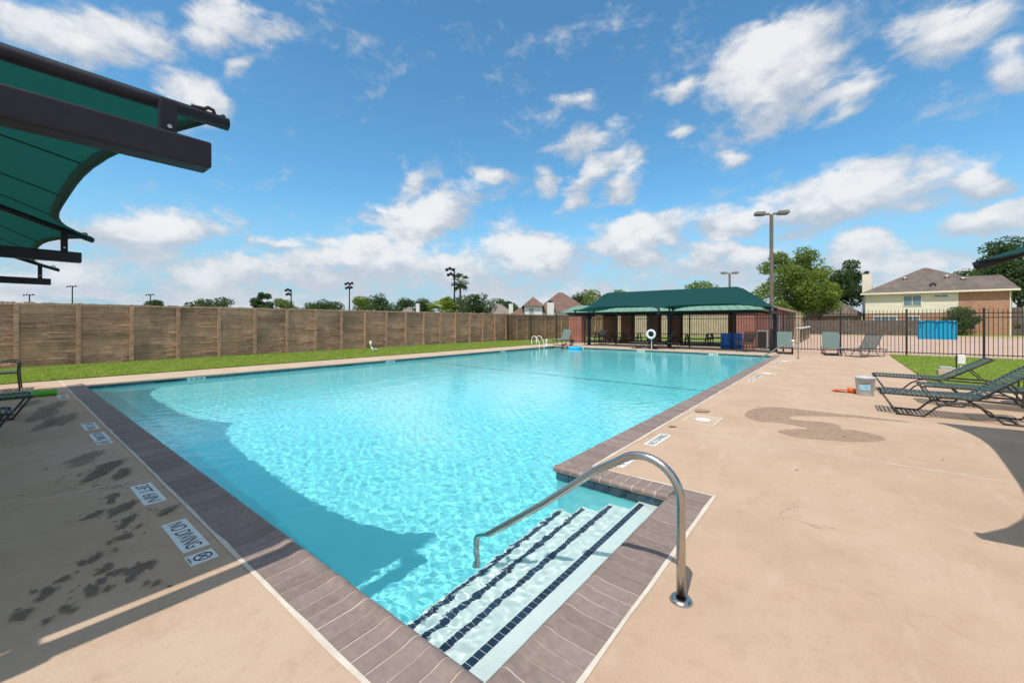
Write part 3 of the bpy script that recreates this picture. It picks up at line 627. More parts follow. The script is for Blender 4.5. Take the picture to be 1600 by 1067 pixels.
# ------------------------------------------------------------------ shade canopies
def canopy(name, label, loc, rz, frames, D, H, r, ez, sag, beam_end, beam_z, post_y, sec=.155, pipe_r=.037, bdx=0., dipk=1., one=False):
    """local x runs along the front edge, y goes back from it; one post, beam and pipe per frame"""
    root = empty(name, loc, rz, label, 'shade canopy'); L = frames[-1]
    def ridge(x): return max(0., min(1., x/r, 1. if one else (L-x)/r)) if r else 1.
    def zz_(x, y): return ez+H*ridge(x)*(1-abs(2*y/D-1))
    nxb, ny = 16, 18; V = []; F = []; cols = []
    for i, (x0, x1) in enumerate(zip(frames, frames[1:])):
        for k in range(nxb+(i == len(frames)-2)):
            u = k/nxb; cols.append((x0+(x1-x0)*u, u if u < 1 else 0.))
    fr, bk = [], []
    for (x, u) in cols:
        s_ = (1-(2*u-1)**4) if 0 < u < 1 else 0.; yf = .20*0+sag*s_; yb = D-sag*s_
        for j in range(ny+1):
            v_ = j/ny; y = yf+(yb-yf)*v_
            dip = dipk*.10*s_*(1-abs(2*v_-1))**.5*.4+dipk*.14*s_*abs(2*v_-1)**3
            V.append((x, y, zz_(x, y)+pipe_r+.006-dip))
    n = ny+1
    for i in range(len(cols)-1):
        for j in range(ny): F.append((i*n+j, (i+1)*n+j, (i+1)*n+j+1, i*n+j+1))
    MB().add(V, F).build('fabric', M['fabric'], root, smooth=True)
    for i in range(len(cols)):
        if 0 < i < len(cols)-1 and i % nxb in (4, 8, 12): MB().tube([(V[i*n+j][0], V[i*n+j][1], V[i*n+j][2]-.004) for j in range(n)], .0075, 5).build('seam', M['hem'], root, smooth=True)
    for j, nm in ((0,'hem'),(ny,'hem')):
        MB().tube([V[i*n+j] for i in range(len(cols))], .014, 6).build(nm, M['hem'], root, smooth=True)
        b = MB(); st_ = 1 if j == 0 else -1                     # doubled cloth along the edge
        b.add([tuple(Vector(V[i*n+j])+Vector((0,0,-.004))) for i in range(len(cols))]+[tuple(Vector(V[i*n+j+st_]).lerp(Vector(V[i*n+j]), .72)+Vector((0,0,-.006))) for i in range(len(cols))],
              [(i, i+1, i+1+len(cols), i+len(cols)) for i in range(len(cols)-1)]).build('edge_band', M['hem'], root, smooth=True)
    for xf_ in frames:
        x = xf_+bdx
        MB().box(x-sec/2, x+sec/2, beam_end, D-beam_end, beam_z-sec/2, beam_z+sec/2).build('beam', M['black'], root, bevel=.012)
        p_ = MB().box(x-sec*.6, x+sec*.6, post_y-sec*.6, post_y+sec*.6, .012, beam_z-sec/2-.002).build('post', M['black'], root, bevel=.01)
        MB().box(x-.2, x+.2, post_y-.2, post_y+.2, .0, .012).build('base_plate', M['black'], p_)
        MB().box(x-sec*.62, x+sec*.62, post_y-.24, post_y+.24, beam_z-sec/2-.16, beam_z-sec/2-.003).build('gusset', M['black'], root, bevel=.01)
        x = xf_; ys_ = [-.02, .35, D*.25, D/2-.12, D/2, D/2+.12, D*.75, D-.35, D+.02]
        pp = MB().tube([(x, y, zz_(x, min(max(y, 0), D))) for y in ys_], pipe_r, 12).build('pipe', M['black'], root, smooth=True)
        for y in (-.022, D+.022): MB().tube([(x,y-.002,zz_(x,0)),(x,y+.002,zz_(x,0))], pipe_r*.7, 10).build('end_cap', M['frame'], pp)
        for y in (beam_end+.16, post_y, D-beam_end-.16):
            xs = x+bdx*.45; s_ = MB().box(xs-.034, xs+.034, y-.034, y+.034, beam_z+sec/2+.001, zz_(x, y)-.01).build('stub', M['black'], root)
            MB().tube([(xs-.046,y,beam_z+sec/2+.06),(xs-.034,y,beam_z+sec/2+.06)], .011, 8).build('bolt', M['steel'], s_)
        for y in (.10, D-.10):                                   # shackle that tensions the edge cable
            MB().tube([(x,y+a_,zz_(x,min(max(y,0),D))+pipe_r+b_) for a_, b_ in ((-.05,.0),(-.045,.022),(-.02,.028),(0,.012),(.06,.008))], .011, 8).build('shackle', M['frame'], root, smooth=True)
    return root
canopy('shade_canopy', 'green fabric shade canopy on black steel beams at upper left', (-2.90,.845,0), R(180), [0,5.7,11.3], 4.6, .85, 5.5, 2.745, .45, .12, 2.46, 2.15, .142, .036, -.15, 1., True)
canopy('shade_canopy', 'green peaked fabric canopy in front of the brick pavilion', (-13.3,22.9,0), 0, [0,5.35,10.7], 3.0, 1.12, 1.5, 2.27, .28, .12, 2.02, 2.1, .15, .03, 0., .15)
canopy('shade_canopy', 'dark shade canopy whose edge juts in at the right border', (1.37,7.82,0), R(-95), [0,4.55], 3.6, .70, 0, 2.26, .40, 1.25, 2.02, 1.9, .15, .056)

# ------------------------------------------------------------------ stainless handrails
def handrail(loc, label, rz=0, under=True):
    root = empty('handrail', loc, rz, label, 'handrail', None)
    c = (-.21,0,.555)
    path = [(0,0,0),(0,0,.3),(0,0,.52)]+arc((-.215,0,.545),.215,0,118,14)+[(-.53,0,.60),(-.92,0,.285),(-1.45,0,-.105)]+[(-1.525,0,-.165),(-1.553,0,-.20),(-1.565,0,-.25),(-1.568,0,-.32),(-1.57,0,-.69)]
    t = recv(MB().tube(path, .0245, 16).build('rail', M['steel'], root, smooth=True))
    recv(MB().lathe([(.026,.012),(.030,.022),(.052,.016),(.062,.002),(.062,0)], (0,0,.001), 28).build('base_flange', M['steel'], root, smooth=True))
    return root
handrail((-.69,2.37,0), 'curved stainless steel handrail at the tiled pool steps')
handrail((-1.36,20.9,0), 'small stainless handrail at the far right pool corner')
lad = empty('pool_ladder', (PX0,21.1,0), 0, 'white pool ladder grab rails at the far left edge', 'ladder')
for y in (-.26, .26):
    recv(MB().tube([(-.55,y,0),(-.55,y,.45)]+arc((-.34,y,.45),.21,180,40,8)+[(.02,y,.30),(.05,y,-.05),(.05,y,-1.0)], .021, 10).build('grab_rail', M['white'], lad, smooth=True))
for z in (-.35,-.6,-.85): recv(MB().box(.0,.10,-.25,.25,z,z+.03).build('tread', M['white'], lad))

# ------------------------------------------------------------------ furniture
def chaise(loc, rz, label, back, straps=True, group='strap loungers', mat='sling'):
    root = empty('sun_lounger', loc, rz, label, 'sun lounger', None); W = .62; hx = 1.12; BL = .80; a_ = R(back)
    bx_, bz_ = math.cos(a_), math.sin(a_)
    def bp(t): return (hx+t*bx_, .345+t*bz_)
    for y in (0, W):
        MB().tube([(.0,y,.33),(.05,y,.345),(hx,y,.335),(1.88,y,.315)], .016, 8).build('side_rail', M['frame'], root, smooth=True)
        MB().tube([(.02,y,.33),(.20,y,.03),(.22,y,.016),(.50,y,.016),(.54,y,.03),(.66,y,.17),(.80,y,.25),(.95,y,.275),(1.10,y,.25),(1.24,y,.17),(1.36,y,.03),(1.40,y,.016),(1.68,y,.016),(1.71,y,.03),(1.88,y,.315)], .015, 8).build('sled_leg', M['frame'], root, smooth=True)
        MB().tube([(hx,y,.345),(*bp(BL)[:1],y,bp(BL)[1])], .016, 8).build('back_rail', M['frame'], root, smooth=True)
        for x in (.22,.50,1.40,1.66): MB().cbox((x,y,.008),(.07,.036,.016)).build('foot_pad', M['black'], root)
    for x, z in ((.0,.33),(1.88,.315),(.36,.016),(1.54,.016)): MB().tube([(x,0,z),(x,W,z)], .014, 8).build('cross_bar', M['frame'], root, smooth=True)
    p_ = bp(BL); MB().tube([(p_[0],0,p_[1]),(p_[0],W,p_[1])], .016, 8).build('cross_bar', M['frame'], root, smooth=True)
    if back > 8:
        q_ = bp(BL*.55)
        for y in (.06, W-.06): MB().tube([(q_[0],y,q_[1]-.01),(q_[0]+.22,y,.33)], .011, 6).build('back_prop', M['frame'], root)
    if straps:
        n = 20; w_ = hx/n
        sm = MB().box(-w_/2+.009, w_/2-.009, -.018, W+.018, .012, .019).mesh('strap', M[mat])
        for k in range(n): link('strap', sm, root, (.02+w_*(k+.5), 0, .343))
        n = 14; w_ = BL*.94/n
        for k in range(n):
            t = w_*(k+.7); o = link('strap', sm, root, (*bp(t)[:1], 0, bp(t)[1])); o.rotation_euler = (0, -a_, 0)
    else:
        MB().box(.02, hx-.01, -.01, W+.01, .352, .36).build('seat_sling', M[mat], root)
        b = MB().box(0, BL*.97, -.01, W+.01, .012, .02).xf(Matrix.Translation((hx,0,.345)) @ Matrix.Rotation(-a_, 4, 'Y')); b.build('back_sling', M[mat], root)
    return root
chaise((.55,9.40,0), R(1), 'dark green strap lounger nearest the camera on the right deck', 40)
chaise((1.22,10.85,0), R(2), 'dark green strap lounger lying flat, middle of the right row', 3)
chaise((.60,12.30,0), R(0), 'dark green strap lounger with raised back behind the bucket', 34)
chaise((.64,23.3,0), R(58), 'dark strap lounger standing at an angle just before the iron fence', 52, True)
chaise((.10,23.75,0), R(96), 'pale green lounger facing the pool left of the angled dark one', 68, False, mat='sling2')
chaise((-1.72,23.4,0), R(96), 'pale green lounger behind the far handrail at the pool corner', 66, False, mat='sling2')
chaise((-9.75,23.3,0), R(0), 'green sling lounger right behind the ring buoy stand', 60, False)
chaise((-9.0,24.05,0), R(0), 'green sling lounger beside the middle canopy post, back raised', 56, False)
chaise((-14.3,22.95,0), R(90), 'grey-green lounger by the lit brick column at left', 64, False, mat='sling2')
chaise((-10.85,.33,0), R(-90), 'dark strap lounger at the left border beside the green foam roll', 2)
chaise((-9.15,.10,0), R(-90), 'dark strap lounger cut off by the left border, nearer one', 2)

def patio_chair(loc, rz, label):
    root = empty('patio_chair', loc, rz, label, 'chair', None); W = .56
    for x in (-W/2, W/2):
        MB().tube([(x,.46,0),(x,.43,.40),(x,.44,.62),(x,.40,.655),(x,.30,.665),(x,-.06,.64)], .015, 8).build('front_leg', M['frame'], root, smooth=True)
        MB().tube([(x,-.08,0),(x,-.05,.42),(x,-.10,.70),(x,-.20,1.02)], .015, 8).build('rear_leg', M['frame'], root, smooth=True)
        MB().tube([(x,-.05,.40),(x,.43,.41)], .014, 8).build('seat_rail', M['frame'], root)
    for y, z in ((.43,.41),(-.05,.40),(-.20,1.02),(.2,.405)): MB().tube([(-W/2,y,z),(W/2,y,z)], .013, 8).build('cross_bar', M['frame'], root)
    for k in range(8): MB().box(-W/2-.012,W/2+.012,-.03+k*.058,.016+k*.058,.418,.424).build('strap', M['sling'], root)
    for k in range(9):
        t = k/9; y = -.065-.13*t; z = .50+.055*k
        MB().bar((-W/2-.012,y,z),(W/2+.012,y,z),.006,.046).build('strap', M['sling'], root)
    return root
patio_chair((-14.75,-.16,0), R(-4), 'dark strap armchair at the left border beyond the loungers')
patio_chair((-3.75,24.3,0), R(150), 'dark strap armchair in front of the right brick pier')
patio_chair((-13.15,26.6,0), R(170), 'strap armchair between the two left canopy posts')

tb = empty('side_table', (2.80,11.92,0), 0, 'round dark side table between the right-hand loungers', 'table')
MB().lathe([(0,.52),(.30,.52),(.315,.51),(.315,.495),(.30,.49),(0,.49)], n=32).build('table_top', M['sling'], tb)
for k in range(4):
    t = R(45+90*k); MB().tube([(.20*math.cos(t),.20*math.sin(t),.49),(.25*math.cos(t),.25*math.sin(t),0)], .013, 8).build('leg', M['frame'], tb)
bk = empty('bucket', (.42,11.45,0), 0, 'pale grey plastic bucket with blue label on the right deck', 'bucket')
MB().lathe([(0,.004),(.135,.0),(.14,.01),(.168,.36),(.18,.36),(.182,.385),(.168,.385),(.16,.36),(.134,.02),(0,.02)], n=28).build('body', M['bucket'], bk, smooth=True)
MB().tube([(.178*math.cos(R(t)),.178*math.sin(R(t)),.37-.10*math.sin(R((t-200)*180/140))) for t in range(200,341,10)], .005, 6).build('handle', M['steel'], bk)
lb = MB(); n = 8
for k in range(n+1):
    t = R(228+k*9); lb.v += [(.158*math.cos(t),.158*math.sin(t),.13),(.166*math.cos(t),.166*math.sin(t),.24)]
lb.f = [(2*k,2*k+2,2*k+3,2*k+1) for k in range(n)]; lb.build('label_print', M['label'], bk)
fl = empty('pool_toy', (.13,11.62,0), R(-12), 'flat orange piece lying on the deck left of the bucket', 'pool toy')
MB().add([(-.26,-.11,.02),(-.24,.11,.03),(.02,.07,.05),(.02,-.07,.045),(-.26,-.11,.032),(-.24,.11,.042),(.02,.07,.065),(.02,-.07,.06)], [(3,2,1,0),(4,5,6,7),(0,1,5,4),(1,2,6,5),(2,3,7,6),(3,0,4,7)]).build('blade', M['orange'], fl)
MB().tube([(.01,0,.05),(.08,0,.055),(.20,0,.04),(.23,0,.03)], [.06,.055,.045,.02], 10).build('foot_pocket', M['orange'], fl, smooth=True)
nd = empty('foam_roll', (-12.98,.34,0), 0, 'bright green foam roll on the deck behind the left lounger', 'foam roll')
MB().lathe([(.018,-.42),(.058,-.42),(.064,-.40),(.064,.40),(.058,.42),(.018,.42),(.018,-.42)], n=18).xf(Matrix.Translation((0,0,.066)) @ Matrix.Rotation(R(90),4,'X')).build('foam', M['noodle'], nd, smooth=True)
# white sprinkler riser on the side lawn
sp = empty('sprinkler_valve', (-18.3,11.7,.03), R(30), 'white pipe fixture standing in the side lawn', 'valve')
MB().tube([(0,0,0),(0,0,.14),(-.06,0,.22),(-.12,0,.30)], .035, 10).build('pipe', M['white'], sp, smooth=True)
MB().tube([(-.12,0,.30),(-.13,0,.56)], .055, 12).build('head', M['white'], sp, smooth=True)
MB().tube([(0,0,.16),(.20,0,.16),(.20,0,.0)], .035, 10).build('branch', M['grey'], sp, smooth=True)
# irrigation box on the right lawn
ub = empty('utility_box', (2.42,16.9,.03), 0, 'white electrical box with concrete base and grey post on right lawn', 'utility box')
MB().box(-.22,.12,-.16,.16,0,.16).build('concrete_base', M['deck2'], ub, bevel=.015); MB().box(-.18,.08,-.12,.12,.161,.24).build('cover', M['grey'], ub, bevel=.01)
MB().box(.14,.17,-.02,.02,0,.58).build('post', M['frame'], ub); MB().box(.175,.33,-.05,.05,.34,.60).build('box', M['white'], ub, bevel=.01)
MB().tube([(.25,0,.34),(.25,0,.25),(.2,0,.2),(.08,0,.2)], .02, 8).build('conduit', M['white'], ub, smooth=True)
# ring buoy on a stand
rb = empty('ring_buoy', (-8.30,22.98,0), 0, 'white ring buoy on a thin stand by the far deck', 'life ring')
b = MB(); n = 28; m_ = 10
for k in range(n):
    t = 2*math.pi*k/n
    for j in range(m_):
        q_ = 2*math.pi*j/m_; r_ = .215+.062*math.cos(q_); b.v.append((r_*math.cos(t), .062*math.sin(q_)-.06, .86+r_*math.sin(t)))
b.f = [(k*m_+j, ((k+1)%n)*m_+j, ((k+1)%n)*m_+(j+1)%m_, k*m_+(j+1)%m_) for k in range(n) for j in range(m_)]
b.build('ring', M['white'], rb, smooth=True); MB().tube([(0,.02,0),(0,.02,1.0)], .022, 8).build('stand', M['white'], rb)
MB().box(-.16,.16,-.03,.03,.82,.90).build('cross_strap', M['dark'], rb); MB().box(-.035,.035,-.031,.031,.70,1.02).build('cross_strap', M['dark'], rb)
for x, y, l_ in ((-5.15,26.35,'blue plastic drum before the right brick pier, left one'), (-4.62,26.5,'blue plastic drum before the right brick pier, right one')):
    d_ = empty('plastic_drum', (x,y,-.004), 0, l_, 'drum', 'blue drums by the brick pier')
    MB().lathe([(0,.0),(.27,.0),(.29,.03),(.285,.28),(.295,.30),(.285,.32),(.285,.58),(.295,.60),(.285,.62),(.29,.86),(.27,.90)], n=24).build('body', M['blue'], d_, smooth=True)
    MB().lathe([(0,.885),(.268,.885),(.268,.895),(0,.895)], n=24).build('lid', M['black'], d_)
# blue vinyl mat hung on the outside of the fence
mt = empty('vinyl_mat', (3.35,FY+.10,0), 0, 'bright blue vinyl mat hanging behind the iron fence pickets', 'mat')
b = MB(); n = 22
for k in range(n+1):
    x = -.62+1.24*k/n; y = .018*math.sin(k*1.9)+.012*math.sin(k*.7)
    b.v += [(x,y,.78),(x,y+.006,1.62),(x,y+.03,.78),(x,y+.036,1.62)]
b.f = [(4*k,4*k+4,4*k+5,4*k+1) for k in range(n)]+[(4*k+2,4*k+3,4*k+7,4*k+6) for k in range(n)]+[(4*k+1,4*k+5,4*k+7,4*k+3) for k in range(n)]+[(0,1,3,2),(4*n,4*n+2,4*n+3,4*n+1)]
b.build('mat', M['cyan'], mt, smooth=False)
for x in (-.5,0,.5): MB().box(x-.012,x+.012,-.14,.03,1.58,1.62).build('tie', M['white'], mt)
wp = empty('white_post', (-14.85,22.15,0), 0, 'short white anchor post at the far left pool corner', 'post')
MB().lathe([(0,.42),(.05,.42),(.075,.39),(.075,.30),(.055,.28),(.055,.02),(.09,.0)], n=16).build('body', M['white'], wp, smooth=True); MB().lathe([(0,.45),(.03,.45),(.035,.421)], n=12).build('cap', M['grey'], wp)
# ------------------------------------------------------------------ brick pavilion behind the fence
pav = empty('pavilion', (-10,27,0), 0, 'open brick pavilion with pale green metal roof behind the fence', 'pavilion')
def P4(b, name, mat, parent=pav, bevel=0, smooth=False):
    b.xf(Matrix.Translation((10,-27,0))); return b.build(name, M[mat], parent, bevel=bevel, smooth=smooth)
for x0, x1, y0, y1 in ((-16.05,-15.0,27.0,27.8),(-13.05,-12.25,29.6,30.4),(-11.1,-10.3,29.8,30.6),(-9.75,-8.95,30.4,31.2),(-4.75,-3.8,26.98,28.2),(-16.0,-15.0,32.6,33.4)):
    c_ = P4(MB().box(x0,x1,y0,y1,0,2.03), 'brick_column', 'brick'); P4(MB().box(x0-.03,x1+.03,y0-.03,y1+.03,2.031,2.09), 'capital', 'dark', c_)
P4(MB().box(-16.3,-3.75,27.05,27.2,2.10,2.24), 'beam', 'dark'); P4(MB().box(-16.3,-3.75,30.0,30.2,2.10,2.24), 'beam', 'dark'); P4(MB().box(-16.3,-3.75,33.2,33.4,2.10,2.24), 'beam', 'dark')
for k in range(26): P4(MB().box(-16.2+k*.49,-16.14+k*.49,27.0,33.6,2.245,2.279), 'rafter', 'woodtan')
rf = MB(); e = [(-16.75,26.95),(-3.35,26.95),(-3.35,33.9),(-16.75,33.9)]; t_ = [(-15.9,27.6),(-4.2,27.6),(-4.2,33.1),(-15.9,33.1)]; rr = [(-13.0,30.2),(-7.1,30.2)]
rf.add([(x,y,2.28) for x,y in e]+[(x,y,2.76) for x,y in t_]+[(x,y,3.0) for x,y in rr]+[(x,y,2.24) for x,y in e],
       [(0,1,5,4),(1,2,6,5),(2,3,7,6),(3,0,4,7),(4,5,9,8),(5,6,9),(6,7,8,9),(7,4,8),(10,11,1,0),(11,12,2,1),(12,13,3,2),(13,10,0,3),(13,12,11,10)])
ro = P4(rf, 'metal_roof', 'metalroof')
for k in range(28):
    u = (k+.5)/28; x0 = -16.75+13.4*u; x1 = -15.9+11.7*u
    P4(MB().bar((x0,26.95,2.292),(x1,27.6,2.772),.03,.035), 'seam', 'metalroof', ro)
def picnic(x, y, rz, label):
    r_ = empty('picnic_table', (x,y,-.004), rz, label, 'picnic table')
    for k in range(4): MB().box(-.9,.9,-.36+k*.185,-.19+k*.185,.72,.76).build('table_plank', M['frame'], r_)
    for s_ in (-1,1):
        MB().box(-.9,.9,s_*.70-.13,s_*.70+.13,.42,.46).build('bench', M['frame'], r_)
        f_ = MB(); x_ = s_*.6
        for a_ in (-1,1): f_.bar((x_,a_*.62,0),(x_,a_*.22,.72),.07,.05)
        f_.bar((x_,-.8,.40),(x_,.8,.40),.06,.05); f_.build('leg_frame', M['frame'], r_)
for (x,y,l_) in ((-13.9,28.6,'dark picnic table beside the lit left brick column'),(-11.75,28.4,'dark picnic table between the second and third brick columns'),(-9.6,28.6,'dark picnic table directly behind the ring buoy'),
                 (-7.3,28.5,'dark picnic table right of the middle canopy post'),(-6.4,31.2,'dark picnic table deep under the roof behind the blue drums')): picnic(x,y,R(4),l_)
# restroom block to the right of it
rs = empty('restroom_building', (-5,38,0), 0, 'low brick restroom block with brown shingle roof beside the pavilion', 'building')
def P5(b, name, mat, parent=rs, bevel=0): b.xf(Matrix.Translation((5,-38,0))); return b.build(name, M[mat], parent, bevel=bevel)
P5(MB().box(-6.6,-3.85,34.4,47,-.05,2.5), 'wall', 'brick'); P5(MB().box(-4.1,-3.80,28.21,34.39,-.05,2.1), 'screen_wall', 'brick')
P5(MB().add([(-7.2,27.9,2.5),(-3.2,27.9,2.5),(-3.2,47.6,2.5),(-7.2,47.6,2.5),(-5.2,29.6,3.25),(-5.2,46,3.25)], [(0,1,4),(1,2,5,4),(2,3,5),(3,0,4,5),(3,2,1,0)]), 'roof', 'roof')
P5(MB().box(-3.2,-3.14,27.9,47.6,2.40,2.56), 'fascia', 'deck2')
for y in (35.6, 39.5, 43.):
    d_ = P5(MB().box(-3.85,-3.80,y,y+1.0,0,2.05), 'door', 'dark'); P5(MB().box(-3.85,-3.77,y-.12,y-.001,0,2.15), 'door_frame', 'white', d_); P5(MB().box(-3.85,-3.77,y+1.001,y+1.12,0,2.15), 'door_frame', 'white', d_)
gc = empty('equipment_cabinet', (-3.45,27.6,0), 0, 'grey metal cabinet beside the thick black canopy post', 'cabinet')
MB().box(-.3,.22,-.25,.25,0,1.05).build('body', M['grey'], gc, bevel=.01); MB().box(-.27,.19,-.262,-.252,.06,1.0).build('door', M['frame'], gc)
# low dark railing with white caps beyond the gate
lr = empty('low_railing', (-2.4,40,0), 0, 'low dark railing with white caps beyond the iron fence', 'railing')
MB().box(-.03,.03,-3,10,.25,.95).build('panel', M['wood'], lr)
for y in (-3,0,3,6,9.9):
    p_ = MB().box(-.09,.09,y-.09,y+.09,-.02,1.05).build('post', M['woodtan'], lr); MB().box(-.14,.14,y-.14,y+.14,1.051,1.12).build('cap', M['white'], p_)
MB().box(-.10,.10,-3,10,1.0,1.045).build('top_rail', M['white'], lr)

def board_fence(name, label, p, q, h_, mat, wdt=.14):
    r_ = empty(name, (p[0],p[1],0), math.atan2(q[1]-p[1], q[0]-p[0]), label, 'fence'); L = math.hypot(q[0]-p[0], q[1]-p[1]); n = int(L/wdt); b = MB()
    for k in range(n):
        x = k*wdt; hh = h_+random.uniform(-.025,.025); y = random.uniform(-.006,.006); b.box(x+.004, x+wdt-.004, y-.009, y+.009, random.uniform(-.02,.05), hh)
    tag(b.build('boards', M[mat], r_), kind='stuff')
    for z in (.35, h_*.55, h_-.3): MB().box(0,L,.012,.05,z,z+.09).build('rail', M[mat], r_)
    for k in range(int(L/2.4)+1): MB().box(k*2.4-.05,k*2.4+.05,.051,.15,-.05,h_-.05).build('post', M[mat], r_)
board_fence('board_fence', 'weathered dark board fence in front of the cream house', (-5.2,62), (8.2,62), 1.75, 'wood')
board_fence('board_fence', 'tan board fence at the back of the lawn behind the pavilion', (-21,45.5), (-2.6,45.5), 2.35, 'woodtan')

# ------------------------------------------------------------------ houses
def hip(b, x0, x1, y0, y1, z, h_, inset=None, ov=.45):
    x0, x1, y0, y1 = x0-ov, x1+ov, y0-ov, y1+ov; i_ = inset if inset is not None else min(x1-x0, y1-y0)/2
    if x1-x0 >= y1-y0: r0, r1 = (x0+i_, (y0+y1)/2, z+h_), (x1-i_, (y0+y1)/2, z+h_); F = [(0,1,5,4),(1,2,5),(2,3,4,5),(3,0,4)]
    else: r0, r1 = ((x0+x1)/2, y0+i_, z+h_), ((x0+x1)/2, y1-i_, z+h_); F = [(0,1,4),(1,2,5,4),(2,3,5),(3,0,4,5)]
    return b.add([(x0,y0,z),(x1,y0,z),(x1,y1,z),(x0,y1,z),r0,r1], F+[(3,2,1,0)])
def window(parent, x0, x1, y, z0, z1, n=2, off=(0,0,0)):
    f_ = MB().box(x0,x1,y-.06,y+.0,z0,z1).build('window', M['white'], parent); w_ = (x1-x0-.12)/n
    for k in range(n): MB().box(x0+.06+w_*k+.03, x0+.06+w_*(k+1)-.03, y-.075, y-.061, z0+.08, z1-.08).build('pane', M['glass'], f_)
HX, HY_ = 2.6, 70.0
hs_ = empty('house', (HX,HY_,0), 0, 'two-storey cream sided house with brick end and brown hip roof', 'house')
MB().box(0,8.2,0,9,-.05,5.15).build('wall', M['siding'], hs_)
lap = MB()
for k in range(17): z = 2.55+k*.15; lap.add([(-.004,-.03,z),(8.2,-.03,z),(8.2,-.006,z+.148),(-.004,-.006,z+.148),(-.004,-.001,z),(8.2,-.001,z)], [(0,1,2,3),(4,5,1,0)])
lap.build('lap_siding', M['siding'], hs_)
MB().box(-.02,8.18,-.05,0,-.05,2.50).build('brick_base', M['hbrick'], hs_); MB().box(8.201,12.3,-.03,8,-.05,5.15).build('brick_wing', M['hbrick'], hs_)
MB().box(8.12,8.22,-.06,-.031,2.5,5.1).build('corner_trim', M['white'], hs_)
b = MB(); hip(b,0,12.0,0,9,5.2,3.3,6.3,.5); hr = b.build('roof', M['roof'], hs_)
b = MB(); hip(b,6.4,12.3,-.02,5.0,5.215,1.80,.75,.5); b.build('roof', M['roof'], hs_)
MB().box(-.52,12.8,-.56,-.50,5.02,5.22).build('eave_board', M['siding'], hs_); MB().box(-.5,12.78,-.499,.0,5.10,5.16).build('soffit', M['siding'], hs_)
window(hs_,3.5,5.2,-.031,3.5,4.85,2); window(hs_,6.15,7.45,-.031,4.45,4.85,2); window(hs_,.75,3.0,-.051,.9,2.3,3); window(hs_,3.8,5.0,-.051,.9,2.3,2)
ch = MB().box(-.2,.75,3.2,4.4,5.3,8.0).build('chimney', M['siding'], hs_); MB().box(.05,.5,3.5,4.1,8.0,8.45).build('flue', M['dark'], ch)
for x, y, z in ((3.9,2.2,7.0),(7.6,2.1,7.0),(8.9,1.7,6.6)):
    v_ = MB().tube([(x,y,z-.5),(x,y,z+.15)], .09, 8).build('roof_vent', M['white'], hr); MB().lathe([(0,.12),(.28,.0),(0,.0)], (x,y,z+.15), 10).build('cowl', M['white'], v_)
dish = MB().lathe([(0,.0),(.2,.04),(.32,.12)], n=16).xf(Matrix.Translation((6.2,.6,5.95)) @ Matrix.Rotation(R(60),4,'X')).build('dish', M['black'], hr)
MB().tube([(12.15,-.10,0),(12.15,-.10,5.05)], .06, 8).build('downpipe', M['siding'], hs_); MB().box(12.31,13.6,2.,8,-.05,3.2).build('side_annex', M['roof'], hs_)
g2 = empty('house', (-4.6,72,0), 0, 'low house with grey-brown roof left of the cream house', 'house')
MB().box(0,6.9,0,7,-.05,2.4).build('wall', M['hbrick'], g2); b = MB(); hip(b,0,6.9,0,7,2.4,3.0,3.6,.5); b.build('roof', M['roof'], g2)
window(g2, 4.3, 5.6, -.01, .9, 2.1, 2)

def far_house(loc, rz, label, w_, d_, hz, rh, wall_, roof_, chim=None, wins=()):
    h_ = empty('house', loc, rz, label, 'house'); MB().box(0,w_,0,d_,-.05,hz).build('wall', M[wall_], h_)
    b = MB(); hip(b,0,w_,0,d_,hz,rh); b.build('roof', M[roof_], h_)
    if chim: c_ = MB().box(*chim).build('chimney', M['white'], h_); MB().box(chim[0]+.2,chim[1]-.2,chim[2]+.2,chim[3]-.2,chim[5]+.001,chim[5]+.3).build('flue', M['dark'], c_)
    for (x0,x1,z0,z1) in wins: window(h_, x0,x1,-.01,z0,z1,2)
    return h_
RZ = R(38.66)
def at(px, d):
    t = (px-800)/640; a_ = R(38.66); return (-d*math.sin(a_)+t*d*math.cos(a_), d*math.cos(a_)+t*d*math.sin(a_))
def house_at(px, d, *args, **kw): x, y = at(px, d); return far_house((x,y,0), RZ, *args, **kw)
house_at(838, 74, 'large house with red-brown roof above the wall, left of canopy', 9.8, 9, 3.3, 3.9, 'white', 'roof2', chim=(1.9,3.1,-.9,.0,-.05,5.0))
house_at(820, 72.5, 'white upper storey with shuttered window under a small hip roof', 3.1, 5, 4.35, 1.75, 'white', 'roof2', wins=((.7,1.6,3.1,4.0),))
house_at(800, 76, 'single-storey house wing with red-brown roof left of white storey', 4.0, 5, 3.0, 1.5, 'siding', 'roof2', chim=(-.6,.2,0,1.,-.05,4.9))
house_at(748, 84, 'grey hip roof house peeping over the wall among trees', 8., 7, 2.2, 3.2, 'hbrick', 'roofg')
house_at(618, 90, 'small grey roof just over the wall left of the palm', 4.6, 5, 2.6, 2.4, 'hbrick', 'roofg', chim=(4.5,5.2,0,.8,-.05,5.6))
house_at(902, 63, 'house gable with tan wall right behind the lit brick column', 5., 5, 2.6, 1.6, 'siding', 'roof2')

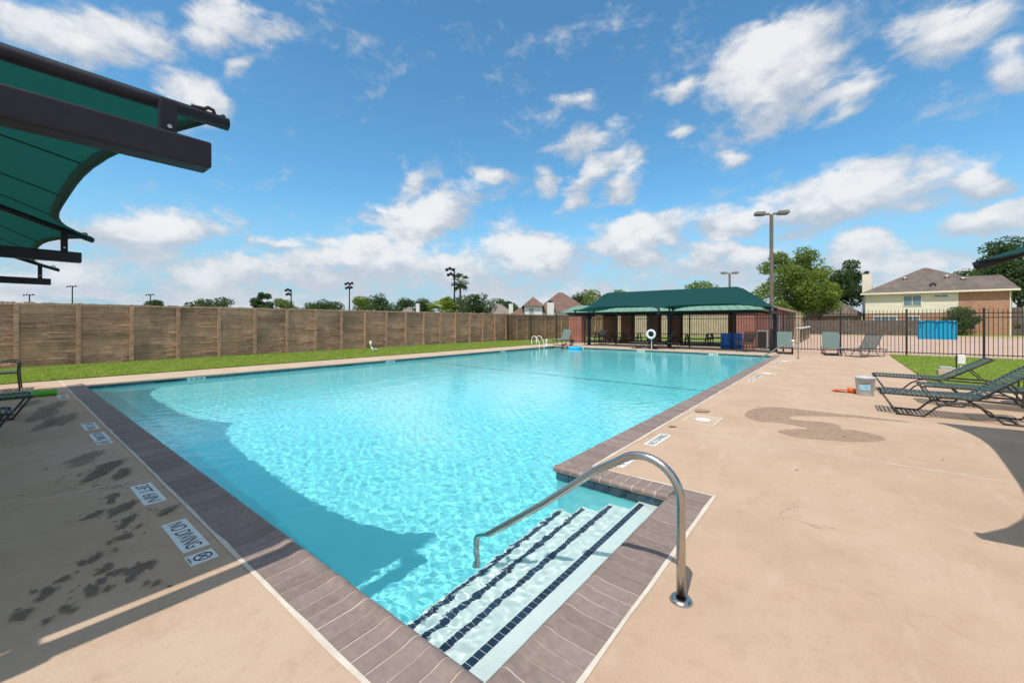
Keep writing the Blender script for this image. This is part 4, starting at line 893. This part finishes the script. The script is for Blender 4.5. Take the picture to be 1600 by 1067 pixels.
# ------------------------------------------------------------------ trees
def leaves(centres, radii, n, size, flat=.75):
    """n leaf sprays spread through the lobes, mostly near their surface"""
    C = np.array(centres); Rr = np.array(radii); p = Rr[:,0]*Rr[:,2]; k = rng.choice(len(C), n, p=p/p.sum())
    d = rng.normal(size=(n,3)); d /= np.linalg.norm(d, axis=1)[:,None]; rad = rng.uniform(.35, 1.08, n)**.6
    pos = C[k]+d*Rr[k]*rad[:,None]
    nrm = d*.7+rng.normal(size=(n,3))*.7+np.array([0,0,.35]); nrm /= np.linalg.norm(nrm, axis=1)[:,None]
    u = np.cross(nrm, rng.normal(size=(n,3))); u /= np.linalg.norm(u, axis=1)[:,None]; v = np.cross(nrm, u)
    s = size*rng.uniform(.5, 1.3, n)[:,None]; bend = nrm*s*.25
    q = np.stack([pos-u*s, pos-v*s*flat*.6+bend, pos+u*s, pos+v*s*flat*.6+bend], 1)
    return q.reshape(-1,3), np.arange(4*n).reshape(n,4)
def tree(name, label, x, y, h_, wd, mat='leaf', n=2600, size=.26, lobes=14, trunk=.28, crown0=.28, seed=1, group=None, airy=False, cat='tree', z0=0):
    r_ = random.Random(seed); root = empty(name, (x,y,z0), 0, label, cat, group)
    cen, rad = [], []; ch = h_*(1-crown0)
    for i in range(lobes):
        t = r_.random(); zc = h_*crown0+ch*(.14+.72*t); lim = wd/2*math.sqrt(max(.05, 1-((t-.42)/.68)**2))
        a_ = r_.uniform(0,6.28); rr_ = lim*math.sqrt(r_.random())*.82; s_ = r_.uniform(.16,.30)*(.75 if airy else 1)*(14/max(14,lobes))**.42
        cen.append((rr_*math.cos(a_), rr_*math.sin(a_), zc)); rad.append((wd*s_, wd*s_, ch*s_*.72))
    V, F = leaves(cen, rad, n, size)
    V[:,2] = np.minimum(V[:,2], h_*1.02)
    me = bpy.data.meshes.new('crown'); me.from_pydata(V.tolist(), [], F.tolist()); me.materials.append(M[mat]); link('crown', me, root)
    b = MB(); hh = h_*crown0*1.25; lean = (r_.uniform(-.2,.2), r_.uniform(-.2,.2))
    b.tube([(0,0,-.1),(lean[0]*.4,lean[1]*.4,hh*.5),(lean[0],lean[1],hh),(lean[0]*1.5,lean[1]*1.5,h_*.72)], [trunk,trunk*.8,trunk*.65,trunk*.15], 8)
    for c_ in cen[:9]:
        st_ = Vector((lean[0], lean[1], hh*r_.uniform(.7,1.1))); e_ = Vector(c_); b.tube([st_, st_.lerp(e_,.5)+Vector((0,0,-.04*h_)), e_], [trunk*.42,trunk*.26,trunk*.07], 6)
    b.build('trunk', M['bark'], root, smooth=True); return root
def tree_at(px, d, name, label, h_, wd, **kw): x, y = at(px, d); return tree(name, label, x, y, h_, wd, **kw)
tree_at(1238, 54, 'broad_tree', 'big light green tree behind the tall light pole', 11.6, 10.5, mat='leaf', n=15000, size=.19, lobes=60, trunk=.34, crown0=.16, seed=5)
tree_at(1280, 52, 'broad_tree', 'yellow-green leafy tree left of the low house roof', 8.6, 5.6, mat='leafl', n=8000, size=.165, lobes=38, trunk=.22, crown0=.26, seed=8)
tree_at(1313, 62, 'oak_tree', 'dark green tree behind the yellow-green one, left of chimney', 11.9, 7.2, mat='leafd', n=7500, size=.2, lobes=18, trunk=.26, crown0=.3, seed=9, airy=True)
tree_at(1212, 50, 'understorey_tree', 'low pale tree under the big tree beside the restroom block', 4.2, 4.6, mat='leaf', n=1900, size=.2, lobes=12, trunk=.12, crown0=.2, seed=12)
tree_at(1590, 70, 'oak_tree', 'tall dark green oak behind the brick end of the house', 16.5, 13, mat='leafd', n=12000, size=.27, lobes=46, trunk=.4, crown0=.25, seed=14)
tree_at(1522, 86, 'oak_tree', 'smaller dark tree top showing over the house roof', 13.2, 9, mat='leafd', n=5000, size=.28, lobes=16, crown0=.3, seed=15)
tree_at(1597, 47, 'shrub', 'low bright shrub beyond the fence at the right border', 3.0, 3.4, mat='leaf', n=1600, size=.15, lobes=10, trunk=.06, crown0=.02, seed=16, cat='shrub')
tree_at(1502, 46.5, 'shrub', 'rounded dark green shrub beside the blue mat and brick wall', 3.3, 3.7, mat='leafd', n=3200, size=.13, lobes=16, trunk=.07, crown0=.03, seed=17, cat='shrub')
GT = 'trees beyond the stone wall'
FT = [(238,130,8.7,6,'leafd','distant tree under the smallest floodlight mast'),(292,130,8.6,7,'leafd','distant low tree, left end of the thin row'),(322,132,9.0,8,'leafd','distant low tree, middle of the thin row'),(345,130,9.4,8,'leafd','distant low tree, right end of the thin row'),
      (412,95,8.7,5,'leafd','lone pine-like tree with see-through crown over the wall'),(444,100,7.2,5.5,'leaf','low green tree right of the lone pine-like tree'),
      (488,97,6.4,6,'leafd','dark tree left of the middle floodlight pole'),(515,95,6.9,7,'leafd','dark tree just left of the middle floodlight pole base'),(560,92,7.2,6.2,'leafl','light green tree right of the middle floodlight pole'),
      (596,88,7.6,6.6,'leafd','rounded dark tree left of the small grey roof'),(632,96,7.1,6.5,'leafd','dark tree behind the small grey roof'),(660,97,7.1,6.5,'leafd','dark tree left of the fan palm clump'),
      (742,78,7.4,7.2,'leafd','round dark tree right of the tall palm'),(715,82,7.2,6,'leafd','dark tree behind the tall palm trunk'),(782,90,6.8,7,'leafd','dark tree behind the grey hip roof'),(800,96,6.6,5,'leafd','dark tree top left of the white chimney'),
      (935,84,9.5,8.5,'leaf','green tree above the left end of the far canopy'),(965,80,8.4,7.5,'leaf','green tree right of the peak above the far canopy'),(905,90,8.6,6,'leafd','dark tree behind the red-brown roof'),
      (1095,78,9.4,9.5,'leaf','green tree top above the ridge of the far canopy'),(1185,72,6.2,5,'leafd','dark low tree behind the restroom roof')]
for i, (px, d, h_, wd, mt_, lb_) in enumerate(FT):
    tree_at(px, d, 'distant_tree', lb_, h_, wd, mat=mt_, n=3200, size=.24 if d < 110 else .36, lobes=16, trunk=.2, crown0=.42 if px == 412 else .12, seed=100+i, airy=(px == 412), group=GT)
def fan_palm(px, d, label, h_, r_, nf, trunk=True, seed=3):
    x, y = at(px, d); root = empty('fan_palm', (x,y,0), 0, label, 'palm'); q_ = random.Random(seed); b = MB()
    for k in range(nf):
        a_ = q_.uniform(0,6.28); e_ = q_.uniform(-1.0, 1.15); dr = Vector((math.cos(a_)*math.cos(e_), math.sin(a_)*math.cos(e_), math.sin(e_))); up = Vector((0,0,1)); sd = dr.cross(up).normalized(); nn = sd.cross(dr)
        c0 = Vector((0,0,h_-r_)); tip = c0+dr*r_*.55
        for j in range(9):
            t = (j-4)/4*1.15; v_ = dr*math.cos(t)+sd*math.sin(t); L = r_*.62*q_.uniform(.8,1.1); e2 = tip+v_*L-up*L*.22; w2 = nn*.0+sd.cross(v_).cross(v_).normalized()*.05*r_
            b.add([tip, tip+v_*L*.6+w2, e2, tip+v_*L*.6-w2], [(0,1,2,3)])
        b.bar(c0, tip, .04, .03)
    b.build('fronds', M['leafl' if not trunk else 'leafd'], root)
    MB().tube([(0,0,-.1),(.05,0,h_*.5),(0,0,h_-r_)], [.22,.17,.16], 8).build('trunk', M['pole'], root, smooth=True)
fan_palm(719, 72, 'tall slim palm beside the tall floodlight pole', 10.3, 1.7, 34)
fan_palm(690, 70, 'short bushy yellow-green palm clump left of the tall palm', 6.2, 3.0, 40, False, 5); fan_palm(702, 71, 'second short palm clump right at the foot of the tall pole', 5.2, 2.4, 34, False, 6)

# ------------------------------------------------------------------ light poles
def area_light(x, y, h_, rz, label, w_=.15):
    r_ = empty('light_pole', (x,y,0), rz, label, 'light pole'); MB().box(-w_/2,w_/2,-w_/2,w_/2,-.05,h_).build('pole', M['pole'], r_, bevel=.01)
    for s_ in (-1,1):
        hd = MB().add([(s_*.30,-.2,h_-.02),(s_*.85,-.2,h_+.02),(s_*.85,.2,h_+.02),(s_*.30,.2,h_-.02),(s_*.34,-.16,h_+.16),(s_*.80,-.16,h_+.17),(s_*.80,.16,h_+.17),(s_*.34,.16,h_+.16)], [(0,3,2,1),(4,5,6,7),(0,1,5,4),(1,2,6,5),(2,3,7,6),(3,0,4,7)]).build('lamp_head', M['pole'], r_)
        MB().box(min(s_*.08,s_*.31),max(s_*.08,s_*.31),-.04,.04,h_-.02,h_+.08).build('arm', M['pole'], r_)
        MB().box(min(s_*.36,s_*.78),max(s_*.36,s_*.78),-.13,.13,h_-.045,h_-.021).build('lens', M['glass'], hd)
area_light(-2.93, 26.5, 7.45, R(25), 'tall tan twin-head light pole behind the black canopy post')
x, y = at(1140, 42); area_light(x, y, 6.5, R(30), 'smaller dark twin-head light pole behind the far canopy', .16)
def sport_light(px, d, h_, label, wdt, one=False):
    x, y = at(px, d); r_ = empty('floodlight_pole', (x,y,0), RZ, label, 'floodlight'); MB().tube([(0,0,-.1),(0,0,h_)], [.17,.11] if d < 120 else [.22,.16], 8).build('pole', M['black'], r_)
    bars = ((h_-.35, wdt),) if d > 120 else ((h_-.2, wdt), (h_-1.1, wdt*.8))
    for z, w_ in bars:
        x0 = -w_/2 if not one else -w_; MB().box(x0, w_/2 if not one else .1, -.06,.06,z-.06,z+.06).build('cross_arm', M['black'], r_)
        n = 4 if not one else 3
        for k in range(n):
            xx = x0+(k+.5)*((w_ if not one else w_+.1)/n); MB().lathe([(0,0),(.22,.05),(.30,.32),(.12,.5),(0,.52)], n=10).xf(Matrix.Translation((xx,-.1,z+.05+.2*(k%2))) @ Matrix.Rotation(R(115),4,'X')).build('floodlight', M['black'], r_)
sport_light(46,150,11.7,'distant floodlight mast nearest the left border',4.5); sport_light(113,150,14.8,'taller distant floodlight mast over the left wall',4.0); sport_light(235,160,12.4,'distant floodlight mast above a small tree',3.4)
sport_light(455,90,8.7,'short dark floodlight pole right of the pine-like tree',1.2,True); sport_light(546,90,10.1,'dark floodlight pole above the tree row, middle one',1.9); sport_light(710,70,10.7,'tall floodlight pole beside the palm',1.5,True)

# ------------------------------------------------------------------ swimmer with a float at the far left corner
sw = empty('person', (-13.0,22.12,WZ+.10), R(180), 'swimmer with dark hair leaning over a blue float at the far corner', 'person')
J_ = {'pel':(.62,0,-.16),'bel':(.42,0,-.04),'che':(.20,0,.08),'nek':(.04,0,.17),'hed':(-.05,0,.26),'top':(-.09,0,.36),
      'sl':(.14,.18,.11),'el':(-.05,.30,.02),'wl':(-.22,.20,.07),'hl':(-.31,.15,.07),'sr':(.14,-.18,.11),'er':(-.05,-.30,.02),'wr':(-.22,-.20,.07),'hr':(-.31,-.15,.07),
      'tl':(.66,.10,-.18),'kl':(1.02,.13,-.34),'al':(1.40,.12,-.42),'fl':(1.55,.12,-.46),'tr':(.66,-.10,-.18),'kr':(1.00,-.14,-.42),'ar':(1.36,-.13,-.55),'fr':(1.50,-.13,-.60)}
RA = {'pel':.15,'bel':.125,'che':.15,'nek':.055,'hed':.095,'top':.075,'sl':.07,'el':.045,'wl':.032,'hl':.03,'sr':.07,'er':.045,'wr':.032,'hr':.03,'tl':.09,'kl':.06,'al':.04,'fl':.035,'tr':.09,'kr':.06,'ar':.04,'fr':.035}
nm_ = list(J_); ed = [('pel','bel'),('bel','che'),('che','nek'),('nek','hed'),('hed','top'),('che','sl'),('sl','el'),('el','wl'),('wl','hl'),('che','sr'),('sr','er'),('er','wr'),('wr','hr'),('pel','tl'),('tl','kl'),('kl','al'),('al','fl'),('pel','tr'),('tr','kr'),('kr','ar'),('ar','fr')]
vs_ = [J_[k] for k in nm_]; es_ = [(nm_.index(a_), nm_.index(b_)) for a_, b_ in ed]; rs_ = [RA[k] for k in nm_]
for s_, w_ in ((.15,'hl'),(-.15,'hr')):                       # five fingers on each hand
    for k in range(5):
        base = Vector(J_[w_]); sg = 1 if s_ > 0 else -1
        dx, dy, L = [(-.05,.030,.9),(-.075,.018,1.),(-.08,.004,1.05),(-.07,-.010,.95),(-.02,-.045,.75)][k]
        m1 = base+Vector((dx*.5, dy*sg, .006)); m2 = base+Vector((dx*L, dy*sg*1.2, -.012)); i0 = nm_.index(w_); vs_ += [tuple(m1), tuple(m2)]; rs_ += [.0095,.008]; n0 = len(vs_); es_ += [(i0, n0-2), (n0-2, n0-1)]
me = bpy.data.meshes.new('body'); me.from_pydata(vs_, es_, []); me.materials.append(M['skin']); bo = link('body', me, sw)
bpy.context.view_layer.objects.active = bo; bo.modifiers.new('skin', 'SKIN'); bo.modifiers.new('sub', 'SUBSURF').levels = 1; bo.modifiers['sub'].render_levels = 2
for i, sv in enumerate(me.skin_vertices[0].data): sv.radius = (rs_[i], rs_[i]); sv.use_root = (i == 0)
hd = MB().lathe([(0,.125),(.05,.118),(.09,.085),(.108,.03),(.105,-.03),(.07,-.06),(0,-.06)], n=16).xf(Matrix.Translation((-.055,0,.325)) @ Matrix.Rotation(R(18),4,'Y')).build('hair', M['hair'], sw, smooth=True)
fc = MB()
for s_ in (-1,1): fc.cbox((-.155,s_*.035,.30),(.012,.022,.012))
fc.build('eyes', M['dark'], sw); MB().add([(-.15,-.014,.255),(-.15,.014,.255),(-.185,0,.26),(-.145,0,.30)], [(0,1,2),(1,3,2),(3,0,2)]).build('nose', M['skin'], sw); MB().cbox((-.148,0,.232),(.01,.05,.008)).build('mouth', M['orange'], sw)
MB().lathe([(.135,-.10),(.158,-.06),(.166,.02),(.160,.10),(.140,.14)], n=18).xf(Matrix.Translation((.52,0,-.09)) @ Matrix.Rotation(R(62),4,'Y')).build('swim_shorts', M['black'], sw, smooth=True)
ft = empty('inflatable_float', (-12.72,22.1,WZ), 0, 'bright blue inflatable float under the swimmer', 'float')
b = MB(); n = 30; m_ = 10
for k in range(n):
    t = 2*math.pi*k/n
    for j in range(m_):
        q_ = 2*math.pi*j/m_; r_ = .30+.13*math.cos(q_); b.v.append((r_*1.05*math.cos(t), r_*math.sin(t), .045+.12*math.sin(q_)))
b.f = [(k*m_+j, ((k+1)%n)*m_+j, ((k+1)%n)*m_+(j+1)%m_, k*m_+(j+1)%m_) for k in range(n) for j in range(m_)]
b.build('ring', M['cyan'], ft, smooth=True); MB().tube([(.30,0,.16),(.30,0,.20)], .014, 8).build('valve', M['white'], ft)
